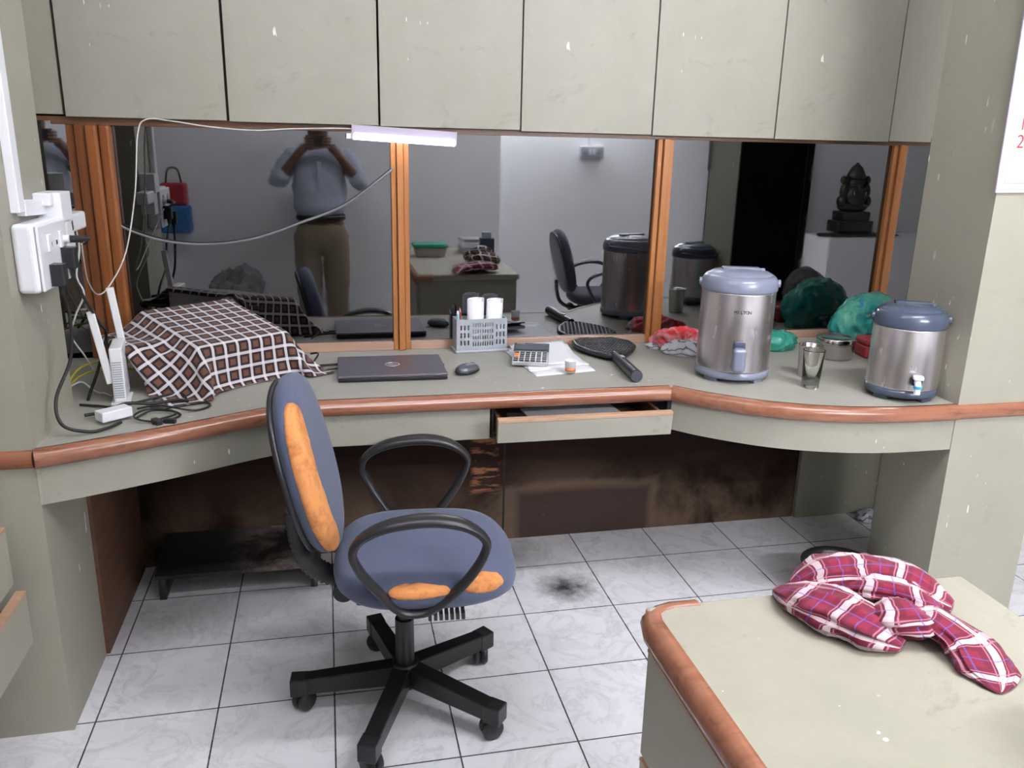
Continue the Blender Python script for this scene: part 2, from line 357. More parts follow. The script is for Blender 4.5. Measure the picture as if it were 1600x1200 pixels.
# ------------------------------------------------------------------ mesh builder
class MB:
    def __init__(s): s.v = []; s.f = []; s.m = []; s.uv = {}; s.sm = []
    def add(s, vs, fs, mi=0, smooth=False, M4=None):
        o = len(s.v)
        for p in vs:
            p = Vector(p)
            if M4 is not None: p = M4 @ p
            s.v.append(p)
        for f in fs: s.f.append([i + o for i in f]); s.m.append(mi); s.sm.append(smooth)
        return o
    def box(s, x0, x1, y0, y1, z0, z1, mi=0, M4=None):
        vs = [(x, y, z) for z in (z0, z1) for y in (y0, y1) for x in (x0, x1)]
        s.add(vs, [(0, 2, 3, 1), (4, 5, 7, 6), (0, 1, 5, 4), (2, 6, 7, 3), (0, 4, 6, 2), (1, 3, 7, 5)], mi, False, M4); return s
    def prism(s, poly, z0, z1, mi=0, M4=None, smooth=False):
        n = len(poly)
        vs = [(p[0], p[1], z0) for p in poly] + [(p[0], p[1], z1) for p in poly]
        s.add(vs, [tuple(range(n))[::-1], tuple(range(n, 2 * n))], mi, False, M4)
        s.add(vs, [(i, (i + 1) % n, n + (i + 1) % n, n + i) for i in range(n)], mi, smooth, M4); return s
    def lathe(s, prof, n=40, mi=0, M4=None, smooth=True, cap=True):
        vs = []; fs = []
        for r, z in prof:
            for k in range(n): vs.append((r * math.cos(2 * PI * k / n), r * math.sin(2 * PI * k / n), z))
        for i in range(len(prof) - 1):
            for k in range(n): fs.append((i * n + k, i * n + (k + 1) % n, (i + 1) * n + (k + 1) % n, (i + 1) * n + k))
        if cap:
            fs.append(tuple(range(n))[::-1]); fs.append(tuple(range((len(prof) - 1) * n, len(prof) * n)))
        s.add(vs, fs, mi, smooth, M4); return s
    def tube(s, pts, r, n=8, mi=0, M4=None, closed=False, flat=None, up=None):
        """sweep; r number or list; flat = (a,b) section half sizes -> ellipse"""
        P = [Vector(p) for p in pts]; N = len(P); vs = []; fs = []
        prev = None
        for i in range(N):
            if closed: t = P[(i + 1) % N] - P[i - 1]
            else: t = P[min(i + 1, N - 1)] - P[max(i - 1, 0)]
            if t.length < 1e-9: t = Vector((0, 0, 1))
            t.normalize()
            if up is not None: a = Vector(up)
            elif prev is None: a = Vector((0, 0, 1)) if abs(t.z) < 0.9 else Vector((1, 0, 0))
            else: a = prev
            a = a - t * a.dot(t)
            if a.length < 1e-6: a = t.orthogonal()
            a.normalize(); bb = t.cross(a); prev = a
            rr = r[i] if isinstance(r, (list, tuple)) else r
            fa, fb = flat if flat else (1, 1)
            for k in range(n):
                an = 2 * PI * k / n
                vs.append(P[i] + a * (math.cos(an) * rr * fa) + bb * (math.sin(an) * rr * fb))
        rng = N if closed else N - 1
        for i in range(rng):
            j = (i + 1) % N
            for k in range(n): fs.append((i * n + k, j * n + k, j * n + (k + 1) % n, i * n + (k + 1) % n))
        s.add(vs, fs, mi, True, M4)
        if not closed: s.add(vs, [tuple(range(n)), tuple(range((N - 1) * n, N * n))[::-1]], mi, False, M4)
        return s
    def ell(s, c, r, mi=0, n=16, m=10, M4=None):
        vs = []; fs = []
        for j in range(m + 1):
            th = PI * j / m
            for k in range(n):
                ph = 2 * PI * k / n
                vs.append((c[0] + r[0] * math.sin(th) * math.cos(ph), c[1] + r[1] * math.sin(th) * math.sin(ph), c[2] - r[2] * math.cos(th)))
        for j in range(m):
            for k in range(n): fs.append((j * n + k, j * n + (k + 1) % n, (j + 1) * n + (k + 1) % n, (j + 1) * n + k))
        s.add(vs, fs, mi, True, M4); return s
    def build(s, name, mats, parent=None, bevel=0, sub=0, loc=None, rot=None, weld=False, seg=2, solid=0):
        me = bpy.data.meshes.new(name); me.from_pydata([tuple(v) for v in s.v], [], s.f)
        if not isinstance(mats, (list, tuple)): mats = [mats]
        for m_ in mats: me.materials.append(M[m_] if isinstance(m_, str) else m_)
        for i, p in enumerate(me.polygons): p.material_index = s.m[i]; p.use_smooth = s.sm[i]
        bm = bmesh.new(); bm.from_mesh(me)
        if weld: bmesh.ops.remove_doubles(bm, verts=bm.verts, dist=1e-5)
        bmesh.ops.recalc_face_normals(bm, faces=bm.faces); bm.to_mesh(me); bm.free()
        o = bpy.data.objects.new(name, me); C.objects.link(o)
        if parent is not None: o.parent = parent
        if loc is not None: o.location = loc
        if rot is not None: o.rotation_euler = rot
        if solid:
            md = o.modifiers.new('solid', 'SOLIDIFY'); md.thickness = solid
        if bevel:
            md = o.modifiers.new('bevel', 'BEVEL'); md.width = bevel; md.segments = seg; md.limit_method = 'ANGLE'; md.angle_limit = math.radians(38); md.harden_normals = False
        if sub:
            md = o.modifiers.new('sub', 'SUBSURF'); md.levels = sub; md.render_levels = sub
        return o
def tag(o, label=None, cat=None, group=None, kind=None):
    if label: o['label'] = label
    if cat: o['category'] = cat
    if group: o['group'] = group
    if kind: o['kind'] = kind
    return o
def thing(name, label, cat, loc=(0, 0, 0), rz=0, group=None):
    o = bpy.data.objects.new(name, None); o.empty_display_size = 0.05; C.objects.link(o)
    o.location = loc; o.rotation_euler = (0, 0, rz)
    return tag(o, label, cat, group)
def struct(o): o['kind'] = 'structure'; return o
def T(x=0, y=0, z=0, rx=0, ry=0, rz=0):
    return Matrix.Translation((x, y, z)) @ Matrix.Rotation(rz, 4, 'Z') @ Matrix.Rotation(ry, 4, 'Y') @ Matrix.Rotation(rx, 4, 'X')
def smooth_path(pts, n=8):
    P = [Vector(p) for p in pts]; out = []
    for i in range(len(P) - 1):
        p0 = P[max(i - 1, 0)]; p1 = P[i]; p2 = P[i + 1]; p3 = P[min(i + 2, len(P) - 1)]
        for k in range(n):
            t = k / n
            out.append(0.5 * ((2 * p1) + (p2 - p0) * t + (2 * p0 - 5 * p1 + 4 * p2 - p3) * t * t + (3 * p1 - p0 - 3 * p2 + p3) * t ** 3))
    out.append(P[-1]); return out
def text_mesh(name, body, size, m, parent, loc, rot, extrude=0.0003):
    cu = bpy.data.curves.new(name, 'FONT'); cu.body = body; cu.size = size; cu.extrude = extrude
    cu.align_x = 'CENTER'; cu.align_y = 'CENTER'
    tmp = bpy.data.objects.new('t', cu); C.objects.link(tmp)
    dg = bpy.context.evaluated_depsgraph_get()
    me = bpy.data.meshes.new_from_object(tmp.evaluated_get(dg)); me.name = name
    C.objects.unlink(tmp); bpy.data.objects.remove(tmp)
    me.materials.clear(); me.materials.append(M[m])
    o = bpy.data.objects.new(name, me); C.objects.link(o); o.parent = parent; o.location = loc; o.rotation_euler = rot
    return o
ZD = 0.767
# ================================================================== SETTING
def slab(name, x0, x1, y0, y1, z0, z1, m, bevel=0):
    return struct(MB().box(x0, x1, y0, y1, z0, z1).build(name, m, bevel=bevel))
slab('floor', -2.2, 6.2, -3.75, 0.1, -0.05, 0, 'tile')
slab('ceiling', -2.2, 6.2, -3.75, 0.1, CEIL, CEIL + 0.05, 'ceiling')
slab('wall_left', -2.25, -2.2, -3.75, 0.1, 0, CEIL, 'white_wall')
slab('wall_right', 6.2, 6.25, -3.75, 0.1, 0, CEIL, 'white_wall')
slab('wall_front', -2.2, 6.2, 0.0, 0.1, 0, CEIL, 'paint')
slab('wall_back', -2.2, 1.93, -3.48, -3.75, 0, CEIL, 'white_wall')
slab('wall_back', 1.93, 6.2, -3.70, -3.75, 0, CEIL, 'white_wall')
# dark tall opening left in the back wall and dark doors to the right (seen only in the glass)
slab('door_1', -1.75, -0.62, -3.48, -3.44, 0, 2.1, 'dark_door')
slab('door_2', 3.72, 4.12, -3.70, -3.62, 0, 2.3, 'grey_door')
slab('door_3', 4.12, 4.62, -3.70, -3.62, 0, 2.3, 'dark_door')
# pillars (clad in painted board)
PLx, PLf, PLb = -0.044, -0.937, -0.605
slab('wall_pillar_left', -0.60, PLx, PLf, PLb, 0, CEIL, 'paint')
slab('wall_pillar_right', 2.4256, 2.755, -0.950, -0.659, 0, CEIL, 'paint')
struct(MB().box(2.43, 2.75, -0.6585, -0.652, 0.80, 1.52).build('wall_pillar_back', 'dark_door'))
# board below the desk and boards beside it
struct(MB().box(-0.035, 2.495, -0.075, -0.06, 0.0, 0.735).build('wall_backboard', 'ply'))
struct(MB().box(2.50, 2.87, -0.09, -0.06, 0, 0.735).build('wall_niche', 'paint'))
struct(MB().box(2.87, 2.90, -0.66, -0.06, 0, 0.735).build('wall_niche_side', 'paint'))
struct(MB().box(-0.06, -0.035, -0.60, -0.06, 0, 0.735).build('wall_desk_side', 'ply_side'))
struct(MB().box(1.255, 1.262, -0.0765, -0.074, 0.0, 0.7).build('trim_7', 'dark_hole'))

# mirror-like dark glass in four panes with varnished posts
GY = -0.055
def pane(name, x0, x1, y0=GY, y1=GY):
    mb = MB()
    d = Vector((y0 - y1, x1 - x0, 0)).normalized() * 0.005
    poly = [(x0, y0), (x1, y1), (x1 + d.x, y1 + d.y), (x0 + d.x, y0 + d.y)]
    return struct(mb.prism(poly, 0.79, 1.51).build(name, 'mirror'))
pane('window_1', -0.42, -0.085, GY - 0.095, GY)
pane('window_2', -0.02, 0.87); pane('window_3', 0.90, 1.80); pane('window_4', 1.83, 2.76); pane('window_5', 2.79, 3.05)
slab('wall_glass_backing', -0.45, 3.05, GY + 0.006, 0.0, 0.70, 1.60, 'dark_door')
def post(name, x0, x1, proud=0.03, m='post'):
    w_ = x1 - x0; y = GY
    mb = MB()
    mb.box(x0, x0 + w_ * .30, y - proud * .62, y, 0.768, 1.502)
    mb.box(x0 + w_ * .30 + .0012, x0 + w_ * .70 - .0012, y - proud, y, 0.768, 1.502)
    mb.box(x0 + w_ * .70, x1, y - proud * .62, y, 0.768, 1.502)
    return struct(mb.build(name, m, bevel=0.0025))
# left group: a dark inner reveal strip, then the orange double post
struct(MB().box(-0.125, -0.100, GY - 0.018, GY, 0.768, 1.502).box(-0.098, -0.068, GY - 0.030, GY, 0.768, 1.502).build('trim_1', 'post_dark', bevel=0.002))
struct(MB().box(-0.067, -0.031, GY - 0.045, GY, 0.768, 1.502).box(-0.0300, 0.004, GY - 0.040, GY, 0.768, 1.502).build('trim_2', 'post_left', bevel=0.009, seg=3))
post('trim_3', 0.853, 0.912); post('trim_4', 1.790, 1.850); post('trim_5', 2.735, 2.793)
# header and sill strips
struct(MB().box(-0.45, 3.05, GY - 0.022, GY, 1.500, 1.524).build('trim_6', 'header', bevel=0.001))
for i, (a, b_) in enumerate(((0.004, 0.853), (0.912, 1.790), (1.850, 2.735))):
    struct(MB().box(a, b_, GY - 0.018, GY, ZD, ZD + 0.030).build('trim_%d' % (8 + i), 'sill', bevel=0.002))
# ------------------------------------------------------------------ upper cabinets
X0, SP, CY, CZ = -0.1163, 0.4672, -0.10, 1.5227
dip = [0.006, 0.004, 0.002, -0.002, -0.004, -0.005]
names = ['green painted double-door overhead cabinet at the left, above the left window', 'green painted double-door overhead cabinet in the middle, right of the lit tube lamp', 'green painted double-door overhead cabinet at the right, near the right pillar']
for u in range(3):
    t = thing('overhead_cabinet', names[u], 'cabinet', (X0 + u * 2 * SP, CY, CZ), group=None)
    MB().box(0.002, 2 * SP - 0.002, 0.018, 0.10 - 0.002, 0.004, 0.72).build('carcass', 'dark_hole', t)
    for k in range(2):
        i = u * 2 + k
        MB().box(k * SP + (0.0042 if i < 2 else 0.0025), (k + 1) * SP - (0.0042 if i < 2 else 0.0025), 0.0, 0.017, dip[i] - 0.006, 0.72).build('door', 'paint_clean', t, bevel=0.0012)
t = thing('cabinet_filler_panel', 'narrow green board left of the overhead cabinets, behind the left pillar', 'panel', (X0, CY, CZ))
MB().box(-0.36, -0.006, 0.012, 0.10, 0.006, 0.72).build('board', 'paint', t)
t = thing('cabinet_filler_panel', 'narrow green board between the overhead cabinets and the right pillar', 'panel', (X0 + 6 * SP, CY, CZ))
MB().box(0.003, 0.35, 0.002, 0.10, -0.008, 0.72).build('board', 'paint', t)
# ------------------------------------------------------------------ desk
def arc_pts():
    """front edge of the desk top, left to right"""
    L = [(-0.044, -0.945), (0.077, -0.895), (0.252, -0.812), (0.441, -0.711), (0.584, -0.653)]
    Rr = [(1.655, -0.650), (1.729, -0.731), (1.847, -0.827), (1.957, -0.887), (2.088, -0.931), (2.239, -0.953), (2.4256, -0.955)]
    l = [p.xy for p in smooth_path([(x, y, 0) for x, y in L], 8)]
    r = [p.xy for p in smooth_path([(x, y, 0) for x, y in Rr[:]], 8)]
    return [tuple(p) for p in l] + [tuple(p) for p in r]
FE = arc_pts()
desk = thing('built_in_desk', 'long green built-in desk with curved ends and brown wooden edge, between the two pillars', 'desk', (1.2, -0.4, 0))
dl = (-1.2, 0.4, 0)
poly = FE + [(2.4256, -0.66), (2.87, -0.66), (2.87, -0.056), (-0.35, -0.056), (-0.35, -0.603), (-0.044, -0.603)]
MB().prism(poly, ZD - 0.030, ZD).build('worktop', 'desktop', desk, loc=dl)
def trim_strip(pts, name, parent, loc=None, m='trim', zc=ZD - 0.022):
    mb = MB()
    P = [Vector((x, y, zc)) for x, y in pts]
    N = len(P); vs = []
    prof = [(-0.016, 0.0235), (-0.004, 0.0235), (0.006, 0.020), (0.013, 0.011), (0.0155, 0.0), (0.013, -0.011), (0.006, -0.020), (-0.004, -0.0235), (-0.016, -0.0235)]
    for i in range(N):
        t_ = (P[min(i + 1, N - 1)] - P[max(i - 1, 0)]).normalized(); nrm = Vector((t_.y, -t_.x, 0))
        for a, b_ in prof: vs.append(P[i] + nrm * a + Vector((0, 0, b_)))
    n = len(prof); fs = []
    for i in range(N - 1):
        for k in range(n): fs.append((i * n + k, i * n + (k + 1) % n, (i + 1) * n + (k + 1) % n, (i + 1) * n + k))
    mb.add(vs, fs, 0, True); mb.add(vs, [tuple(range(n)), tuple(range((N - 1) * n, N * n))[::-1]], 0, False)
    return mb.build(name, m, parent, loc=loc)
iL = [i for i, p in enumerate(FE) if p[0] > 1.6][0]
trim_strip(FE[:iL] + [(1.652, -0.650)], 'wooden_edge', desk, dl)
trim_strip(FE[iL:], 'wooden_edge', desk, dl)
# apron, set back 2 cm, with a gap for the drawer
def offset(pts, d):
    out = []
    for i, p in enumerate(pts):
        a = Vector(pts[max(i - 1, 0)]); b_ = Vector(pts[min(i + 1, len(pts) - 1)]); t_ = (b_ - a).normalized()
        out.append((p[0] - t_.y * d, p[1] + t_.x * d))
    return out
def apron(pts, z0=0.628, z1=ZD - 0.031, th=0.018):
    a = offset(pts, 0.008); b_ = offset(pts, 0.008 + th)
    return MB().prism(a + b_[::-1], z0, z1)
La = FE[:iL] + [(1.093, -0.653)]
La[0] = (-0.04, La[0][1])
apron(La).build('apron', 'paint_clean', desk, loc=dl)
apron(FE[iL:]).build('apron', 'paint_clean', desk, loc=dl)
MB().box(1.088, 1.10, -0.645, -0.30, 0.63, 0.736).box(1.648, 1.66, -0.645, -0.30, 0.63, 0.736).box(1.10, 1.648, -0.30, -0.288, 0.63, 0.736).build('drawer_housing', 'dark_hole', desk, loc=dl)
# open drawer
mb = MB(); mb.box(-0.255, -0.245, 0.02, 0.42, -0.012, 0.042).box(0.243, 0.253, 0.02, 0.42, -0.012, 0.042).box(-0.255, 0.253, 0.02, 0.42, -0.014, -0.008)
dr = mb.build('drawer', 'ply_side', desk, loc=(0.16, -0.345, 0.66))
MB().box(-0.268, 0.262, 0.0, 0.020, -0.012, 0.050, M4=T(rx=0.10)).build('drawer_front', 'paint_clean', dr, bevel=0.0012)
MB().box(-0.268, 0.262, -0.001, 0.021, 0.0505, 0.060, M4=T(rx=0.10)).build('front_top_edge', 'edge', dr, bevel=0.0012)
tag(MB().box(-0.17, 0.13, 0, 0.22, 0, 0.004, M4=T(1.40, -0.71, 0.667, rz=0.08)).build('loose_paper', 'paper'), 'flat grey-white paper sheets lying inside the open desk drawer', 'paper')
tag(MB().box(-0.10, 0.10, 0, 0.16, 0, 0.012, M4=T(1.24, -0.70, 0.655, rz=-0.15)).build('notebook', 'slate'), 'dark covered notebook at the left end of the open desk drawer', 'notebook')
# wooden rail continuing over the pillars
struct(trim_strip([(-0.60, PLf - 0.001), (-0.046, PLf - 0.001)], 'trim_11', None))
struct(trim_strip([(2.4265, -0.951), (2.756, -0.951)], 'trim_12', None))

# ------------------------------------------------------------------ left drawer cabinet (edge of frame)
t = thing('drawer_cabinet', 'green drawer cabinet cut off by the left picture edge, two drawers pulled out', 'cabinet', (-0.5, -1.4, 0))
MB().box(-0.40, 0.275, -0.50, 0.435, 0.0, 0.77).build('carcass', 'paint', t, bevel=0.002)
for (z0, z1, px) in ((0.462, 0.60, 0.100), (0.305, 0.436, 0.122), (0.14, 0.27, 0.0)):
    f = MB().box(0.275 + px, 0.295 + px, -0.46, 0.40, z0, z1).build('drawer', 'paint', t, bevel=0.001)
    MB().box(0.274 + px, 0.296 + px, -0.46, 0.40, z1 + 0.0005, z1 + 0.007).build('drawer_edge', 'edge', f)
    if px: MB().box(0.0, 0.275 + px, -0.44, 0.38, z0 + 0.01, z1 - 0.03).build('drawer_box', 'ply_side', f)
# ------------------------------------------------------------------ foreground table
FT = thing('side_table', 'green side table with worn top and rounded brown edge, in the right foreground', 'table', (1.41, -2.40, 0))
TZ = 0.757
MB().box(1.118, 1.712, -3.05, -1.815, TZ - 0.032, TZ, M4=T(-1.41, 2.40)).build('table_top', 'table_top', FT, bevel=0.006)
trim_strip([(1.21, -1.812), (1.165, -1.811), (1.140, -1.818), (1.122, -1.832), (1.115, -1.86), (1.115, -3.05)], 'wooden_edge', FT, (-1.41, 2.40, TZ - ZD))
MB().box(1.135, 1.70, -3.04, -1.835, 0.0, TZ - 0.033, M4=T(-1.41, 2.40)).build('carcass', 'paint', FT, bevel=0.001)
for z0, z1, pr_ in ((0.50, 0.693, 0.018), (0.29, 0.485, 0.018), (0.06, 0.27, 0.018)):
    f = MB().box(1.135 - pr_, 1.134, -2.40, -1.845, z0, z1, M4=T(-1.41, 2.40)).build('drawer', 'paint', FT, bevel=0.001)
    MB().box(1.134 - pr_, 1.1335, -2.40, -1.845, z1 + 0.0006, z1 + 0.006, M4=T(-1.41, 2.40)).build('drawer_edge', 'edge', f)

# ------------------------------------------------------------------ under desk bench
b = thing('low_bench', 'low black grimy wooden bench under the left half of the desk', 'bench', (0.30, -0.27, 0))
def wedge(x0, x1, y0, y1, za, zb, zc, zd_):
    m_ = MB(); m_.add([(x0, y0, za), (x1, y0, za), (x1, y1, zb), (x0, y1, zb), (x0, y0, zc), (x1, y0, zc), (x1, y1, zd_), (x0, y1, zd_)], [(0, 3, 2, 1), (4, 5, 6, 7), (0, 1, 5, 4), (1, 2, 6, 5), (2, 3, 7, 6), (3, 0, 4, 7)]); return m_
wedge(-0.255, 0.275, -0.055, 0.185, 0.078, 0.118, 0.092, 0.132).build('bench_top', 'bench', b, bevel=0.0015)
for s_ in (-0.236, 0.250): wedge(s_ - 0.011, s_ + 0.011, -0.045, 0.180, 0.0, 0.0, 0.078, 0.117).build('leg', 'bench', b, bevel=0.001)

# ------------------------------------------------------------------ tube lamp + cable
lamp = thing('tube_lamp', 'short lit white tube lamp under the overhead cabinets, above the middle post', 'lamp', (0.897, -0.115, 1.488))
lamp.rotation_euler = (0, 0.045, 0)
MB().box(-0.165, 0.165, -0.010, 0.014, 0.000, 0.026).build('housing', 'lamp_body', lamp, bevel=0.003)
MB().tube([(-0.162, -0.006, -0.010), (0.162, -0.006, -0.010)], 0.0095, 16).build('tube', 'tube', lamp)
for e0, e1 in ((-0.170, -0.163), (0.163, 0.168)): MB().box(e0, e1, -0.012, 0.014, -0.018, 0.026).build('end_cap', 'lamp_body', lamp)
MB().box(-0.186, -0.171, -0.008, 0.008, -0.018, -0.002).build('connector', 'white_pl', lamp)
cp = smooth_path([(0.715, -0.112, 1.490), (0.73, -0.108, 1.508), (0.55, -0.105, 1.504), (0.432, -0.104, 1.496), (0.299, -0.104, 1.503), (0.188, -0.104, 1.517), (0.114, -0.104, 1.520), (0.086, -0.11, 1.476), (0.066, -0.13, 1.303), (0.03, -0.17, 1.125), (-0.010, -0.24, 1.035), (-0.02, -0.34, 1.025), (-0.010, -0.46, 1.08), (0.012, -0.56, 1.15), (0.03, -0.630, 1.205)], 8)
tag(MB().tube(cp, 0.0022, 6).build('lamp_cable', 'white_cable'), 'thin white cable running from the tube lamp down to the wall socket box', 'cable')
cp = smooth_path([(-0.045, -0.075, 1.235), (0.021, -0.072, 1.186), (0.133, -0.070, 1.148), (0.269, -0.069, 1.138), (0.41, -0.069, 1.158), (0.555, -0.069, 1.208), (0.702, -0.069, 1.268), (0.860, -0.078, 1.385)], 8)  # path of an added tube imitating a translucent streak on the glass
tag(MB().tube(cp, 0.0040, 8).build('streak_tube', plain('streak_grey', (0.17, 0.17, 0.18), 0.5)), 'solid grey tube added for the translucent streak across the left dark glass pane', 'cable')

# ------------------------------------------------------------------ sockets on the left pillar
sb = thing('socket_box', 'white switched socket box on the left pillar with plugs in it', 'socket', (PLx, -0.785, 1.20))
MB().box(0.0, 0.048, -0.108, 0.108, -0.078, 0.078).build('back_box', 'white_pl', sb, bevel=0.012, seg=4)
MB().box(0.0485, 0.056, -0.104, 0.104, -0.074, 0.074).build('face_plate', 'white_pl', sb, bevel=0.004)
for yy in (-0.045, 0.045): MB().box(0.056, 0.062, yy - 0.011, yy + 0.011, 0.010, 0.050, M4=T()).build('switch', 'white_pl', sb, bevel=0.002)
for yy in (-0.02, 0.02): MB().box(0.0562, 0.0575, yy - 0.003, yy + 0.003, 0.02, 0.03).build('socket_hole', 'dark_hole', sb)
def plug(label, y, z, path, nm='plug', r=0.0042):
    p = thing(nm, label, 'plug', (PLx + 0.056, y, z))
    MB().prism([(0.0, -0.020), (0.030, -0.016), (0.030, 0.016), (0.0, 0.020)], -0.026, 0.024).build('plug_body', 'black_pl', p, bevel=0.005, seg=3)
    MB().tube([(0.016, 0, -0.026), (0.016, 0, -0.05)], [0.008, 0.005], 10).build('strain_relief', 'black_pl', p)
    loc = Vector((PLx + 0.056, y, z))
    MB().tube(smooth_path([(0.016, 0, -0.045)] + [Vector(q) - loc for q in path], 8), r, 8).build('cord', 'black_soft', p)
    return p
plug('black plug nearest the viewer in the socket box, cord looping down over the desk edge', -0.825, 1.158,
     [(0.03, -0.80, 1.05), (0.02, -0.80, 0.95), (-0.012, -0.84, 0.86), (0.0, -0.86, 0.80), (0.05, -0.845, 0.775), (0.085, -0.82, 0.773), (0.11, -0.775, 0.773)])
plug('black plug farther from the viewer in the socket box, cord dropping behind the router', -0.728, 1.185,
     [(0.025, -0.66, 1.08), (0.03, -0.56, 0.99), (0.02, -0.46, 0.93), (-0.005, -0.48, 0.84), (-0.02, -0.53, 0.785), (-0.02, -0.56, 0.772)])
p = thing('cable_adapter', 'small black horizontal connector at the end of the lamp cable in the socket box', 'plug', (PLx + 0.062, -0.725, 1.228))
MB().tube([(-0.004, 0.0, 0), (0.012, 0.0, 0)], 0.010, 12).build('socket_pin', 'white_pl', p)
MB().tube(smooth_path([(0.012, 0, 0), (0.030, 0.02, -0.002), (0.040, 0.045, -0.004), (0.024, 0.075, -0.02)], 4), [0.009] * 5 + [0.007] * 4 + [0.005] * 4, 10).build('connector', 'black_pl', p)
# conduit channel
cd = thing('cable_trunking', 'white plastic cable trunking running down the left pillar to the socket box', 'trunking', (PLx, -0.82, 1.3))
MB().box(0.0, 0.020, -0.050, -0.012, 0.0, CEIL - 1.301).build('vertical_run', 'white_pl', cd, bevel=0.002)
MB().box(0.0, 0.020, -0.011, 0.17, -0.010, 0.026, M4=T(rx=-0.05)).build('horizontal_run', 'white_pl', cd, bevel=0.002)
mu = thing('multi_plug_adapter', 'white multi-plug adapter with a charger sticking out, above the socket box', 'adapter', (PLx, -0.63, 1.275))
MB().box(0.0, 0.055, -0.060, 0.025, -0.01, 0.060).build('adapter_body', 'white_pl', mu, bevel=0.003)
MB().box(0.0, 0.040, -0.085, -0.062, 0.030, 0.060).build('side_block', 'white_pl', mu, bevel=0.003)
MB().box(0.010, 0.050, 0.02, 0.16, -0.045, 0.0).build('charger', 'white_pl', mu, bevel=0.006, seg=3)
MB().box(0.0, 0.050, -0.02, 0.04, -0.09, -0.012).build('charger', 'white_pl', mu, bevel=0.003)
MB().tube(smooth_path([(0.03, 0.13, -0.045), (0.032, 0.13, -0.10), (0.02, 0.12, -0.17), (0.03, 0.13, -0.22), (0.0, 0.14, -0.28), (-0.02, 0.15, -0.34), (0.0, 0.17, -0.40), (0.015, 0.19, -0.45)], 6), 0.0028, 6).build('cord', 'white_cable', mu)

# ------------------------------------------------------------------ router
ro = thing('wifi_router', 'white upright router with two tall antennas at the left end of the desk', 'router', (0.066, -0.555, ZD), rz=0.14)
MB().box(-0.024, 0.024, -0.055, 0.055, 0.0, 0.006).build('stand', 'router_pl', ro, bevel=0.002)
mb = MB().box(-0.016, 0.016, -0.050, 0.080, 0.006, 0.158); mb.build('body', 'router_pl', ro, bevel=0.005, seg=3)
mb = MB()
for k in range(16): mb.box(-0.012, 0.012, -0.0512, -0.0498, 0.020 + k * 0.0065, 0.0228 + k * 0.0065)
mb.build('vent_slots', 'grey_pl', ro)
MB().prism([(-0.010, -0.004), (0.010, -0.004), (0.010, 0.004), (-0.010, 0.004)], 0.0, 0.20, M4=T(-0.020, -0.040, 0.06, rx=-0.02, ry=-0.15)).build('antenna', 'router_pl', ro, bevel=0.003)
MB().prism([(-0.010, -0.004), (0.010, -0.004), (0.010, 0.004), (-0.010, 0.004)], 0.0, 0.21, M4=T(0.012, 0.090, 0.09, rx=0.0, ry=-0.10)).build('antenna', 'router_pl', ro, bevel=0.003)
# network leads behind
for k, (dz, col, lab) in enumerate(((0.03, 'yellow', 'upper yellow network lead curling behind the router'), (0.008, 'yellow', 'lower yellow network lead lying behind the router'))):
    pts = [(-0.10 , -0.50, ZD + 0.006), (-0.07, -0.44, ZD + 0.03 + dz), (-0.01, -0.40, ZD + 0.045 + dz), (0.05, -0.42, ZD + 0.045 + dz), (0.10, -0.40, ZD + 0.035 + dz), (0.16, -0.33, ZD + 0.02 + dz)]
    tag(MB().tube(smooth_path(pts, 8), 0.0032, 8).build('network_lead', col), lab, 'cable')
pts = [(-0.09, -0.52, ZD + 0.02), (-0.05, -0.50, ZD + 0.04), (-0.02, -0.50, ZD + 0.015), (0.0, -0.50, ZD + 0.004), (0.01, -0.52, ZD + 0.012), (0.035, -0.535, ZD + 0.006)]
tag(MB().tube(smooth_path(pts, 8), 0.0024, 8).build('white_lead', 'white_cable'), 'thin white lead lying curled to the left of the router foot', 'cable')
# power adapter and black cables
ad = thing('power_adapter', 'small white rectangular power adapter in front of the router', 'adapter', (0.088, -0.745, ZD + 0.008), rz=0.72)
MB().box(-0.040, 0.040, -0.020, 0.020, 0.0, 0.026).build('body', 'white_pl', ad, bevel=0.003)
def cable(name, pts, r, m, label, n=8):
    return tag(MB().tube(smooth_path(pts, n), r, 8).build(name, m), label, 'cable')
cable('black_cable', [(-0.03, -0.60, ZD + 0.004), (0.02, -0.625, ZD + 0.006), (0.075, -0.66, ZD + 0.012), (0.14, -0.60, ZD + 0.01), (0.21, -0.55, ZD + 0.012), (0.24, -0.60, ZD + 0.012)], 0.0035, 'black_soft', 'black cable lying along the front of the router foot')
cable('black_cable', [(0.015, -0.73, ZD + 0.014), (0.055, -0.70, ZD + 0.012), (0.10, -0.66, ZD + 0.02), (0.16, -0.63, ZD + 0.008), (0.22, -0.62, ZD + 0.012), (0.25, -0.63, ZD + 0.01)], 0.0045, 'black_soft', 'thick black cable end sticking out left of the power adapter')
loop = [(0.14, -0.735, ZD + 0.004), (0.17, -0.70, ZD + 0.01), (0.22, -0.70, ZD + 0.006), (0.245, -0.735, ZD + 0.004), (0.21, -0.775, ZD + 0.004), (0.16, -0.775, ZD + 0.008), (0.135, -0.745, ZD + 0.012), (0.16, -0.705, ZD + 0.016), (0.21, -0.705, ZD + 0.012), (0.235, -0.74, ZD + 0.01), (0.20, -0.78, ZD + 0.01), (0.19, -0.80, ZD + 0.006)]
cable('black_cable', loop, 0.0028, 'black_soft', 'coiled black cable with a plug lying right of the power adapter')
